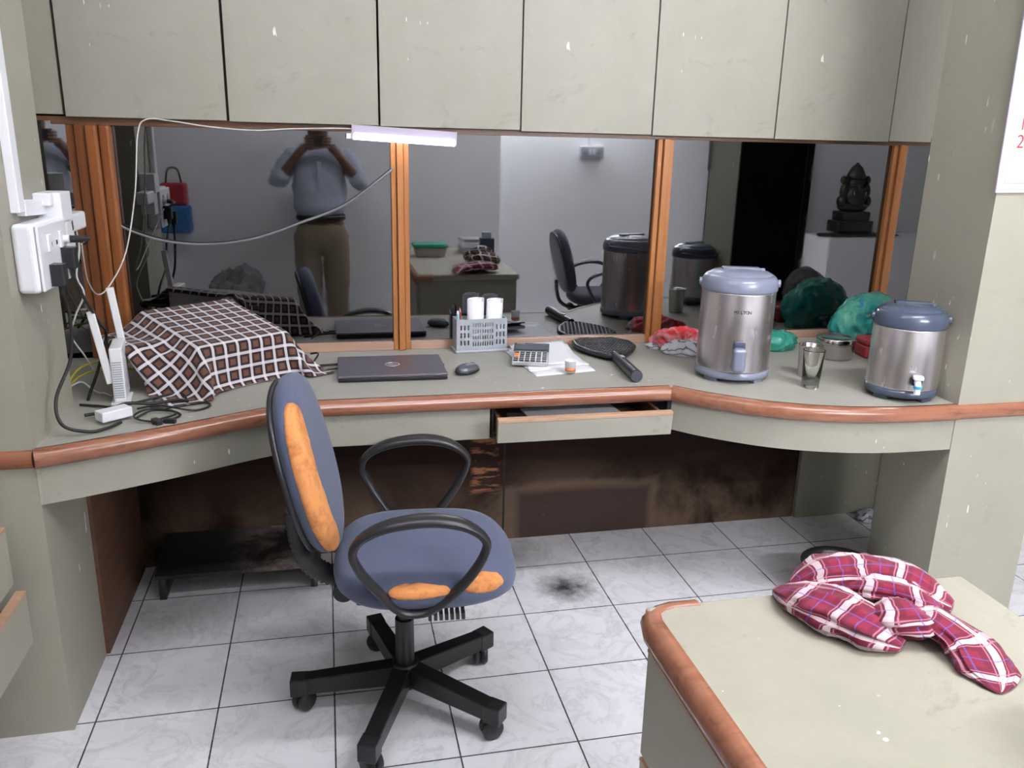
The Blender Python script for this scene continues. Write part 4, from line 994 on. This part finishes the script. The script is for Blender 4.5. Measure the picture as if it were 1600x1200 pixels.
def chair(name, label, loc, yaw, fab, torn=True, base=True):
    t = thing(name, label, 'office chair', loc, rz=yaw)
    # star base
    star = [31, 103, 175, 247, 319]
    star = [math.radians(a) - yaw for a in star]
    hub = MB().lathe([(0.030, 0.055), (0.036, 0.06), (0.036, 0.125), (0.028, 0.13)], 24).build('base_hub', 'black_metal', t)
    for a in star:
        mb = MB()
        mb.add([(0.03, -0.024, 0.068), (0.03, 0.024, 0.068), (0.03, 0.024, 0.125), (0.03, -0.024, 0.125), (0.298, -0.021, 0.052), (0.298, 0.021, 0.052), (0.298, 0.021, 0.096), (0.298, -0.021, 0.096)],
               [(0, 3, 2, 1), (4, 5, 6, 7), (0, 1, 5, 4), (1, 2, 6, 5), (2, 3, 7, 6), (3, 0, 4, 7)])
        leg = mb.build('base_leg', 'black_metal', t, bevel=0.004, rot=(0, 0, a))
        MB().box(0.256, 0.303, -0.0235, 0.0235, 0.050, 0.0995).build('leg_cap', 'black_pl', leg, bevel=0.003)
        ca_ = MB()
        for s_ in (-1, 1): ca_.lathe([(0.005, -0.010), (0.025, -0.009), (0.0285, -0.004), (0.0285, 0.005), (0.024, 0.010), (0.005, 0.010)], 24, M4=T(0.262, s_ * 0.0115, 0.025, rx=PI / 2, rz=0.6) if False else T(0.270, 0, 0.0290) @ Matrix.Rotation(0.9, 4, 'Z') @ T(0, s_ * 0.0115, 0, rx=PI / 2))
        ca_.tube([(0.275, 0, 0.03), (0.275, 0, 0.055)], 0.006, 10)
        ca_.build('caster', 'black_pl', leg)
    MB().tube([(0, 0, 0.12), (0, 0, 0.26)], 0.025, 24).build('gas_column', 'black_pl', t)
    MB().tube([(0, 0, 0.26), (0, 0, 0.40)], 0.018, 20).build('piston', 'black_metal', t)
    mb = MB().box(-0.10, 0.12, -0.05, 0.05, 0.375, 0.405)
    mb.build('tilt_mechanism', 'black_metal', t, bevel=0.006)
    MB().tube([(-0.15, -0.03, 0.385), (-0.15, -0.075, 0.385)], 0.026, 18).build('tension_knob', 'black_pl', t)
    # seat cushion
    def cushion(sx, sy, th_, nx=26, e=2.7, dome=0.012, wf=0.0):
        vs = []; fs = []
        rings = 9; n = 64
        prof = [(0.0, -0.5), (0.80, -0.5), (0.93, -0.46), (0.985, -0.25), (1.0, 0.0), (0.985, 0.25), (0.93, 0.42), (0.80, 0.50), (0.55, 0.50), (0.28, 0.50), (0.0, 0.50)]
        for ri, (s_, z_) in enumerate(prof):
            for k in range(n):
                a = 2 * PI * k / n; c_, d_ = math.cos(a), math.sin(a)
                x = math.copysign(abs(c_) ** (2 / e), c_) * sx / 2 * s_; y = math.copysign(abs(d_) ** (2 / e), d_) * sy / 2 * s_
                if wf: y *= 1 + wf * x / sx
                z = z_ * th_
                if z_ > 0.4: z += dome * (1 - s_ ** 2)
                vs.append((x, y, z))
        for i in range(len(prof) - 1):
            for k in range(n): fs.append((i * n + k, i * n + (k + 1) % n, (i + 1) * n + (k + 1) % n, (i + 1) * n + k))
        return vs, fs
    vs, fs = cushion(0.455, 0.445, 0.072, e=3.0)
    vs2 = []
    for x, y, z in vs:
        if x > 0.12: z -= (x - 0.12) ** 2 * 1.6
        vs2.append((x, y, z))
    def dip_(x): return (x - 0.12) ** 2 * 1.6 if x > 0.12 else 0.0
    mb = MB(); mb.add(vs2, fs, 0, True)
    seat = mb.build('seat', fab, t, weld=True, loc=(0.055, -0.035, 0.462))
    MB().box(-0.17, 0.17, -0.15, 0.15, -0.052, -0.036).build('seat_underside', 'black_pl', seat, bevel=0.01)
    mb = MB()
    for k in range(7): mb.box(0.0 + k * 0.013, 0.008 + k * 0.013, -0.205, -0.17, -0.066, -0.05)
    mb.build('bolt_ridges', 'ridged', seat)
    if torn:
        # two tears along the near edge of the seat
        for a0, a1, t0, t1 in ((-1.84, -1.46, 2.0, 4.25), (-1.36, -0.76, 2.0, 4.7)):
            rim_patch(0.455, 0.445, 0.072, 3.0, 0.012, a0, a1, t0, t1, 0.0045, dip_).build('torn_foam', 'foam', seat)
    # back pad
    tilt = 0.23
    bk_m = T(-0.225, -0.010, 0.715, ry=-tilt + PI / 2)
    vs, fs = cushion(0.44, 0.42, 0.060, e=2.4, dome=0.006)
    mb = MB(); mb.add(vs, fs, 0, True)
    back = mb.build('backrest', fab, t, weld=True)
    back.rotation_euler = (0, PI / 2 - tilt, 0); back.location = (-0.222, 0.0, 0.712)
    vs, fs = cushion(0.425, 0.405, 0.022, e=2.4, dome=0.0)
    mb = MB(); mb.add([(x, y, z - 0.034) for x, y, z in vs], fs, 0, True)
    mb.build('back_shell', 'black_pl', back, weld=True)
    if torn:
        rim_patch(0.44, 0.42, 0.060, 2.4, 0.006, -2.62, -0.50, 1.5, 5.9, 0.004, None, 0.5, 48).build('torn_foam', 'foam', back)
    # spine with ridged cover
    mb = MB(); sp = smooth_path([(-0.270, 0, 0.585), (-0.262, 0, 0.50), (-0.235, 0, 0.43), (-0.17, 0, 0.392), (-0.08, 0, 0.388)], 12)
    if torn:
        rr = [0.034 + (0.006 if i % 2 else 0) for i in range(len(sp))]
        mb.tube(sp, rr, 14, flat=(0.62, 1.0), up=(1, 0, 0.4)).build('spine_cover', 'ridged', t)
    else:
        mb.tube(sp, 0.013, 12).build('spine', 'black_metal', t)
    # arm loops
    for s_ in (-1, 1):
        y = s_ * 0.262 - 0.012
        loop_ = [(-0.112, 0.595), (-0.09, 0.632), (-0.03, 0.660), (0.06, 0.670), (0.135, 0.655), (0.182, 0.618), (0.180, 0.578), (0.145, 0.515), (0.095, 0.455), (0.045, 0.422), (-0.01, 0.430), (-0.06, 0.492), (-0.097, 0.552)]
        pts = [Vector((x, y - s_ * 0.03 * max(0, (0.55 - z) / 0.12), z)) for x, z in loop_]
        n_ = len(pts); cl = []
        for i in range(n_):
            p0, p1, p2, p3 = pts[i - 1], pts[i], pts[(i + 1) % n_], pts[(i + 2) % n_]
            for k in range(6):
                q = k / 6; cl.append(0.5 * ((2 * p1) + (p2 - p0) * q + (2 * p0 - 5 * p1 + 4 * p2 - p3) * q * q + (3 * p1 - p0 - 3 * p2 + p3) * q ** 3))
        rr = [0.0165 + 0.008 * min(1, max(0.0, (p_.z - 0.63) / 0.05)) for p_ in cl]
        MB().tube(cl, rr, 12, closed=True, flat=(1.15, 0.62), up=(0, 1, 0)).build('armrest', 'black_pl', t)
    return t
chair('office_chair', 'worn blue fabric office chair with torn orange foam, in front of the desk', (0.80, -0.98, 0), -0.08, 'fabric')
chair('office_chair', 'dark office chair with thin back spine, seen reflected in the glass', (2.44, -2.66, 0), 0.05, 'fabric_dk', torn=False)

# ------------------------------------------------------------------ maroon cloth on the side table (folded strips)
def strip_cloth(name, strips, m, label, cat, thick=0.003):
    verts = []; faces = []; uvs = []
    for path, wid, ht, u0, tw in strips:
        sp = smooth_path(path, 18); N = len(sp); nW = 40
        L = 0; base = len(verts)
        for i, p_ in enumerate(sp):
            if i: L += (p_ - sp[i - 1]).length
            f = i / (N - 1)
            a = sp[min(i + 1, N - 1)] - sp[max(i - 1, 0)]; a.z *= 0.3; a.normalize()
            side = Vector((a.y, -a.x, 0)).normalized()
            wd = np.interp(f, np.linspace(0, 1, len(wid)), wid); hh = np.interp(f, np.linspace(0, 1, len(ht)), ht)
            for j in range(nW):
                an = 2 * PI * j / nW + tw * f
                nz = 0.08 * noise.noise(Vector((L * 40, math.cos(an) * 3, math.sin(an) * 3 + u0 * 7))) + 0.34 * (0.45 - 1.6 * abs(noise.noise(Vector((L * 7, math.cos(an) * 2.6, math.sin(an) * 2.6 + u0 * 5)))))
                nz += 0.16 * (0.4 - 1.6 * abs(noise.noise(Vector((L * 16, math.cos(an) * 4, math.sin(an) * 4 + u0 * 3)))))
                nz += 0.02 * noise.noise(Vector((L * 90, an * 9, 0)))
                k = 1 + nz
                q = p_ + side * (math.cos(an) * wd / 2 * k) + Vector((0, 0, math.sin(an) * hh / 2 * k))
                q.z = max(q.z, TZ + 0.0015)
                verts.append(q); uvs.append((u0 + L + 0.010 * noise.noise(Vector((L * 9, an, 3))), j / nW * 0.222))
        for i in range(N - 1):
            for j in range(nW):
                faces.append((base + i * nW + j, base + (i + 1) * nW + j, base + (i + 1) * nW + (j + 1) % nW, base + i * nW + (j + 1) % nW))
        faces.append(tuple(base + j for j in range(nW))); faces.append(tuple(base + (N - 1) * nW + j for j in range(nW))[::-1])
    me = bpy.data.meshes.new(name); me.from_pydata([tuple(v) for v in verts], [], faces); me.materials.append(M[m])
    ul = me.uv_layers.new(name='UVMap')
    for p_ in me.polygons:
        p_.use_smooth = True
        wrap = any((vi % 40) == 39 for vi in p_.vertices) and any((vi % 40) == 0 for vi in p_.vertices)
        for li in p_.loop_indices:
            vi = me.loops[li].vertex_index; u, v = uvs[vi]
            if wrap and vi % 40 == 0: v += 0.222
            ul.data[li].uv = (u, v)
    o = bpy.data.objects.new(name, me); C.objects.link(o)
    return tag(o, label, cat)
Z = TZ
strip_cloth('checked_cloth', [
    ([(1.350, -1.812, Z + 0.006), (1.368, -1.85, Z + 0.016), (1.395, -1.905, Z + 0.022), (1.430, -1.965, Z + 0.018), (1.455, -2.00, Z + 0.008)], [0.010, 0.085, 0.118, 0.100, 0.030], [0.008, 0.036, 0.050, 0.040, 0.014], 0.0, 0.3),
    ([(1.372, -1.822, Z + 0.020), (1.42, -1.828, Z + 0.042), (1.49, -1.850, Z + 0.046), (1.548, -1.885, Z + 0.038), (1.592, -1.935, Z + 0.018)], [0.012, 0.075, 0.090, 0.098, 0.030], [0.010, 0.036, 0.040, 0.046, 0.020], 0.35, 0.7),
    ([(1.425, -1.855, Z + 0.022), (1.47, -1.885, Z + 0.040), (1.53, -1.915, Z + 0.036), (1.585, -1.930, Z + 0.014)], [0.012, 0.060, 0.070, 0.014], [0.012, 0.036, 0.036, 0.014], 0.8, -0.5),
    ([(1.415, -1.925, Z + 0.014), (1.452, -1.955, Z + 0.028), (1.492, -1.968, Z + 0.030), (1.530, -1.960, Z + 0.014)], [0.014, 0.075, 0.080, 0.014], [0.014, 0.045, 0.044, 0.014], 1.2, 0.8),
    ([(1.478, -1.945, Z + 0.016), (1.522, -1.975, Z + 0.026), (1.545, -2.03, Z + 0.016), (1.535, -2.08, Z + 0.007), (1.520, -2.118, Z + 0.003)], [0.014, 0.062, 0.080, 0.078, 0.008], [0.014, 0.034, 0.022, 0.010, 0.004], 1.6, 0.2),
], 'plaid_maroon', 'twisted maroon, white and blue checked cloth lying on the side table', 'cloth')
# ------------------------------------------------------------------ things on the side table outside the frame but seen in the glass
strip_cloth('plaid_scarf', [
    ([(1.50, -2.30, Z + 0.020), (1.56, -2.26, Z + 0.035), (1.63, -2.27, Z + 0.03), (1.68, -2.31, Z + 0.015)], [0.06, 0.10, 0.10, 0.05], [0.04, 0.07, 0.06, 0.03], 0.0, 0.5),
    ([(1.49, -2.35, Z + 0.03), (1.53, -2.30, Z + 0.07), (1.60, -2.31, Z + 0.075), (1.66, -2.36, Z + 0.03)], [0.05, 0.08, 0.08, 0.05], [0.05, 0.05, 0.05, 0.04], 0.5, 0.9),
], 'plaid_brown', 'bundled brown and white plaid cloth at the bottom right corner on the side table', 'cloth')
gb = thing('storage_box', 'clear plastic box with a green lid, seen reflected in the glass', 'box', (1.29, -2.62, TZ))
mb = MB(); mb.add([(x * s_, y * s_, z) for z, s_ in ((0.0015, 0.88), (0.062, 1.0)) for x, y in ((-0.105, -0.07), (0.105, -0.07), (0.105, 0.07), (-0.105, 0.07))], [(0, 3, 2, 1), (4, 5, 6, 7), (0, 1, 5, 4), (1, 2, 6, 5), (2, 3, 7, 6), (3, 0, 4, 7)])
mb.build('tub', plain('cloudy_plastic', (0.42, 0.38, 0.38), 0.3), gb, bevel=0.006)
MB().box(-0.112, 0.112, -0.077, 0.077, 0.0625, 0.085).build('lid', 'green_lid', gb, bevel=0.006, seg=3)
bkk = thing('paper_stack', 'stack of books and papers beside the dark box, seen reflected in the glass', 'books', (1.60, -2.80, TZ))
MB().box(-0.08, 0.08, -0.11, 0.11, 0.001, 0.045).build('lower_books', 'grey_pl', bkk, bevel=0.002)
MB().box(-0.078, 0.082, -0.10, 0.11, 0.0455, 0.078, M4=T(rz=0.05)).build('upper_books', 'paper', bkk, bevel=0.002)
MB().box(-0.08, 0.08, -0.10, 0.10, 0.0785, 0.10, M4=T(rz=-0.04)).build('top_book', 'silver', bkk, bevel=0.002)
dk = thing('desk_device', 'dark blue upright device on the side table, seen reflected in the glass', 'device', (1.655, -2.55, TZ))
MB().box(-0.045, 0.045, -0.035, 0.035, 0.001, 0.125).build('housing', plain('navy_plastic', (0.035, 0.05, 0.085), 0.4), dk, bevel=0.004)
MB().box(-0.030, 0.025, -0.025, 0.025, 0.1255, 0.165).build('upper_block', 'grey_pl', dk, bevel=0.003)
# ------------------------------------------------------------------ ledge with statue (reflected)
slab('wall_ledge', 4.62, 6.2, -3.70, -3.25, 0, 0.80, 'white_wall')
tag(crumple('black_ledge_cloth', 'black_soft', 'black cloth spread on the white ledge under the statue', 'cloth', (4.93, -3.38, 0.80), (0.36, 0.10, 0.020), 31, 0.35, 9, 0.4), None, None)
st = thing('statue', 'dark seated crowned statue on a plinth, seen reflected in the right glass pane', 'statue', (4.90, -3.42, 0.835))
MB().box(-0.16, 0.16, -0.09, 0.09, 0.0, 0.095).box(-0.125, 0.125, -0.085, 0.085, 0.095, 0.17).build('plinth', 'bronze', st, bevel=0.01)
mb = MB()
mb.ell((0, 0, 0.21), (0.135, 0.085, 0.055)); mb.ell((0, 0.02, 0.29), (0.10, 0.08, 0.10)); mb.ell((0, 0.0, 0.39), (0.07, 0.06, 0.07))
for s_ in (-1, 1):
    mb.ell((s_ * 0.10, 0.01, 0.33), (0.035, 0.04, 0.07)); mb.ell((s_ * 0.115, 0.01, 0.25), (0.035, 0.05, 0.05)); mb.ell((s_ * 0.11, 0, 0.42), (0.024, 0.03, 0.035)); mb.ell((s_ * 0.065, 0.0, 0.395), (0.035, 0.02, 0.04))
mb.lathe([(0.07, 0.43), (0.078, 0.45), (0.06, 0.49), (0.045, 0.52), (0.018, 0.545), (0.006, 0.56)], 20)
mb.tube([(0, 0.06, 0.38), (0, 0.085, 0.33), (0.02, 0.09, 0.28), (0.045, 0.085, 0.27)], [0.022, 0.018, 0.014, 0.010], 10)
mb.build('figure', 'bronze', st)
MB().tube([(0.055 * math.cos(a), 0.085 + 0.005 * math.sin(a), 0.33 + 0.06 * math.sin(a)) for a in np.linspace(PI, 2 * PI, 14)], 0.004, 6).build('necklace', 'silver', st)
# wall socket on the back wall right part
ws = thing('wall_socket', 'grey twin socket and switch box high on the back wall, seen reflected in the glass', 'socket', (2.70, -3.70, 1.43))
MB().box(-0.095, 0.095, 0.0, 0.045, -0.045, 0.045).build('box', 'grey_pl', ws, bevel=0.008)
for s_ in (-1, 1):
    mb = MB(); mb.ell((s_ * 0.055, 0.0455, 0.012), (0.004, 0.002, 0.004), n=8, m=5)
    for q in (-1, 1): mb.ell((s_ * 0.055 + q * 0.009, 0.0455, -0.008), (0.004, 0.002, 0.008), n=8, m=5)
    mb.build('socket_holes', 'black_pl', ws)
    MB().box(s_ * 0.016 - 0.010, s_ * 0.016 + 0.010, 0.0452, 0.050, -0.020, 0.022).build('switch', 'white_pl', ws, bevel=0.002)
MB().tube([(-0.02, 0.012, 0.046), (-0.02, 0.004, 0.30)], 0.004, 6).build('feed_cable', 'grey_pl', ws)
# ------------------------------------------------------------------ calendar on right pillar
cl = thing('wall_calendar', 'white wall calendar with red dates hanging on the right pillar, cut by the picture edge', 'calendar', (2.60, -0.9525, 1.60))
cl.rotation_euler = (0, -0.02, 0)
MB().box(-0.188, 0.17, -0.004, 0.0, -0.222, 0.40).build('backing', plain('lilac_card', (0.55, 0.50, 0.70), 0.5), cl)
MB().box(-0.165, 0.17, -0.0065, -0.0042, -0.195, 0.38).build('page', 'paper', cl)
def ct(s, size, x, z, m): text_mesh('print', s, size, m, cl, (x, -0.0067, z), (PI / 2, 0, 0), 0.0002)
ct('18', 0.045, -0.128, -0.045, 'red_box'); ct('25', 0.050, -0.126, -0.090, 'red_box')
ct('December', 0.016, -0.112, -0.116, 'grey_pl')
for k, s in enumerate(('1   2   3   4', '7   8   9  10', '14  15  16  17', '21  22  23  24', '28  29  30  31')): ct(s, 0.010, -0.105, -0.130 - 0.0115 * k, 'grey_pl')
# ------------------------------------------------------------------ bin and bundle
bn = thing('black_basin', 'black round basin on the floor behind the side table, mostly hidden', 'basin', (2.285, -0.72, 0))
MB().lathe([(0.10, 0.0), (0.105, 0.004), (0.125, 0.12), (0.13, 0.14), (0.127, 0.143), (0.118, 0.12), (0.095, 0.01), (0.001, 0.008)], 40, cap=False).build('bowl', 'black_pl', bn)
crumple('cloth_scraps', 'stripe_rag', 'pale rag scraps on the floor in the dark corner under the desk', 'rag', (2.80, -0.16, 0), (0.055, 0.045, 0.028), 41, 0.5, 24, 0.5)
# ------------------------------------------------------------------ ceiling fixtures
LL = ['white tube light on the back wall above the person', 'white ceiling tube light above the side table', 'white ceiling tube light above the desk chair']
for i, ((lx, ly, lz), pw, onwall) in enumerate(LIGHTS):
    f = thing('tube_light', LL[i], 'light', (lx, ly, lz))
    if onwall: f.rotation_euler = (PI / 2, 0, 0)
    MB().box(-0.62, 0.62, -0.03, 0.03, -0.045, 0.0).build('housing', 'lamp_body', f)
    m_ = emit('tube_glow_%d' % i, (0.95, 0.965, 1.0), pw)
    MB().tube([(-0.60, 0, -0.068), (0.60, 0, -0.068)], 0.013, 12).build('tube', m_, f)
# ------------------------------------------------------------------ the person taking the picture (seen in the glass)
def skin_mesh(name, chains, m, parent, sub=2, root=0):
    verts = []; edges = []; rad = []
    idx = {}
    for ch in chains:
        prev = None
        for key, p_, r in ch:
            if key is not None and key in idx: i = idx[key]
            else:
                i = len(verts); verts.append(p_); rad.append(r)
                if key is not None: idx[key] = i
            if prev is not None: edges.append((prev, i))
            prev = i
    me = bpy.data.meshes.new(name); me.from_pydata(verts, edges, [])
    me.materials.append(M[m])
    o = bpy.data.objects.new(name, me); C.objects.link(o)
    if parent: o.parent = parent
    md = o.modifiers.new('skin', 'SKIN'); md.use_smooth_shade = True
    for i, r in enumerate(rad):
        sv = me.skin_vertices[0].data[i]; sv.radius = r if isinstance(r, tuple) else (r, r)
    for i in range(len(verts)): me.skin_vertices[0].data[i].use_root = (i == root)
    s_ = o.modifiers.new('sub', 'SUBSURF'); s_.levels = sub; s_.render_levels = sub
    return o
pe = thing('person', 'person in a rolled-sleeve blue-grey shirt and khaki trousers taking the picture, reflected in the glass', 'person', (0.600, -3.13, -0.02))
# local frame: the person faces +Y (towards the glass)
body = skin_mesh('body', [
    [('pel', (0, 0, 0.93), (0.125, 0.09)), ('chest', (0, -0.01, 1.25), (0.15, 0.10)), ('neckb', (0, 0.0, 1.40), 0.075), ('neck', (0, 0.01, 1.47), 0.055), ('headb', (0, 0.02, 1.53), 0.070), (None, (0, 0.03, 1.60), (0.078, 0.09)), (None, (0, 0.02, 1.68), (0.06, 0.075))],
    [('neckb', 0, 0), ('shL', (-0.17, 0.0, 1.37), 0.055), ('elL', (-0.28, 0.08, 1.21), 0.042), ('wrL', (-0.115, 0.165, 1.42), 0.028)],
    [('neckb', 0, 0), ('shR', (0.17, 0.0, 1.37), 0.055), ('elR', (0.285, 0.08, 1.20), 0.042), ('wrR', (0.115, 0.165, 1.42), 0.028)],
    [('wrL', 0, 0), (None, (-0.075, 0.175, 1.46), (0.022, 0.034)), ], [('wrR', 0, 0), (None, (0.075, 0.175, 1.46), (0.022, 0.034))],
    [('pel', 0, 0), ('hL', (-0.095, 0, 0.86), 0.085), ('kL', (-0.092, 0.02, 0.48), 0.058), ('aL', (-0.095, 0.0, 0.09), 0.04), (None, (-0.10, 0.12, 0.04), 0.035)],
    [('pel', 0, 0), ('hR', (0.095, 0, 0.86), 0.085), ('kR', (0.092, 0.02, 0.48), 0.058), ('aR', (0.095, 0.0, 0.09), 0.04), (None, (0.10, 0.12, 0.04), 0.035)],
], 'skin', pe)
# fingers round the phone
for s_ in (-1, 1):
    for k in range(4):
        zz = 1.445 + k * 0.019; ln = (0.052, 0.060, 0.058, 0.046)[k]
        skin_mesh('finger', [[(None, (s_ * 0.085, 0.178, zz), 0.0095), (None, (s_ * 0.070, 0.196, zz + 0.004), 0.0088), (None, (s_ * (0.070 - ln * 0.5), 0.204, zz + 0.006), 0.0080), (None, (s_ * (0.070 - ln * 0.85), 0.203, zz + 0.005), 0.0070)]], 'skin', body, 1)
    skin_mesh('thumb', [[(None, (s_ * 0.095, 0.165, 1.435), 0.011), (None, (s_ * 0.082, 0.155, 1.455), 0.010), (None, (s_ * 0.06, 0.158, 1.475), 0.0085)]], 'skin', body, 1)
MB().ell((0, 0.01, 1.665), (0.088, 0.100, 0.085)).build('hair', 'hair', pe)
mb = MB()
for s_ in (-1, 1): mb.ell((s_ * 0.034, 0.112, 1.625), (0.014, 0.008, 0.009)); mb.ell((s_ * 0.086, 0.02, 1.60), (0.012, 0.022, 0.032))
mb.ell((0, 0.122, 1.595), (0.015, 0.020, 0.022)); mb.ell((0, 0.112, 1.558), (0.026, 0.010, 0.008))
mb.build('face_features', 'skin', pe)
sh = skin_mesh('shirt', [
    [('p', (0, 0, 0.975), (0.166, 0.118)), (None, (0, 0.02, 1.06), (0.195, 0.155)), ('c', (0, 0.0, 1.24), (0.190, 0.130)), ('n', (0, 0, 1.37), (0.12, 0.085)), (None, (0, 0.005, 1.425), (0.075, 0.07))],
    [('n', 0, 0), (None, (-0.175, 0.0, 1.375), 0.082), (None, (-0.235, 0.04, 1.29), 0.072), ('e', (-0.285, 0.08, 1.205), 0.062), (None, (-0.25, 0.105, 1.25), 0.055), (None, (-0.215, 0.12, 1.30), 0.052)],
    [('n', 0, 0), (None, (0.175, 0.0, 1.375), 0.082), (None, (0.235, 0.04, 1.29), 0.072), (None, (0.29, 0.08, 1.195), 0.062), (None, (0.255, 0.105, 1.24), 0.055), (None, (0.22, 0.12, 1.29), 0.052)],
], 'shirt', pe)
tx = bpy.data.textures.new('folds', 'CLOUDS'); tx.noise_scale = 0.06; tx.noise_depth = 2
md = sh.modifiers.new('disp', 'DISPLACE'); md.texture = tx; md.strength = 0.045; md.mid_level = 0.5
MB().box(-0.014, 0.014, 0.128, 0.138, 1.0, 1.36, M4=T()).build('button_placket', 'shirt', sh, bevel=0.003)
tr = skin_mesh('trousers', [
    [('w', (0, 0, 1.00), (0.172, 0.124)), ('p', (0, 0, 0.88), (0.178, 0.125))],
    [('p', 0, 0), (None, (-0.10, 0.0, 0.78), 0.108), (None, (-0.092, 0.02, 0.50), 0.092), (None, (-0.095, 0.0, 0.08), 0.075)],
    [('p', 0, 0), (None, (0.10, 0.0, 0.78), 0.108), (None, (0.092, 0.02, 0.50), 0.092), (None, (0.095, 0.0, 0.08), 0.075)],
], 'trouser', pe)
md = tr.modifiers.new('disp', 'DISPLACE'); md.texture = tx; md.strength = 0.024; md.mid_level = 0.5
MB().tube([(0.160 * math.cos(a), 0.118 * math.sin(a), 0.985) for a in np.linspace(0, 2 * PI, 40, endpoint=False)], 0.012, 8, closed=True, flat=(1.6, 0.9), up=(0, 0, 1)).build('belt', 'black_pl', pe)
for s_ in (-1, 1): MB().ell((s_ * 0.10, 0.05, 0.06), (0.05, 0.14, 0.04)).build('shoe', 'black_pl', pe)
ph = thing('phone', 'dark phone held up in both hands by the person in the reflection', 'phone', (0.600, -2.940, 1.468))
MB().box(-0.075, 0.060, -0.006, 0.003, -0.036, 0.036).build('phone_body', 'black_pl', ph, bevel=0.003)

# ------------------------------------------------------------------ clutter by the back wall, seen in the left pane
hb = thing('hanging_bag', 'red and blue bag hanging on the back wall, seen reflected in the left glass pane', 'bag', (-0.38, -3.38, 0.93))
MB().box(-0.085, 0.085, -0.05, 0.05, 0.09, 0.24).build('red_panel', 'red_box', hb, bevel=0.02, seg=3)
MB().box(-0.10, 0.10, -0.055, 0.055, -0.10, 0.0895).build('blue_panel', plain('blue_nylon', (0.03, 0.14, 0.36), 0.6), hb, bevel=0.02, seg=3)
MB().tube(smooth_path([(-0.05, 0, 0.24), (-0.03, 0, 0.33), (0.03, 0, 0.33), (0.05, 0, 0.24)], 6), 0.006, 8).build('handle', 'black_soft', hb)
crumple('wrapped_bundle', 'bag_grey', 'large pale plastic-wrapped bundle by the back wall, seen reflected in the left glass pane', 'bundle', (0.0, -3.22, 0), (0.20, 0.15, 0.34), 51, 0.45, 9, 0.2)
# ------------------------------------------------------------------ repeats share a group
from collections import defaultdict
byname = defaultdict(list)
for o in C.objects:
    if o.parent is None and 'label' in o: byname[o.name.split('.')[0]].append(o)
for k_, l_ in byname.items():
    if len(l_) > 1:
        g = k_.replace('_', ' ')
        for o in l_: o['group'] = (g if g.endswith('s') else g + 's') + ' in the office'
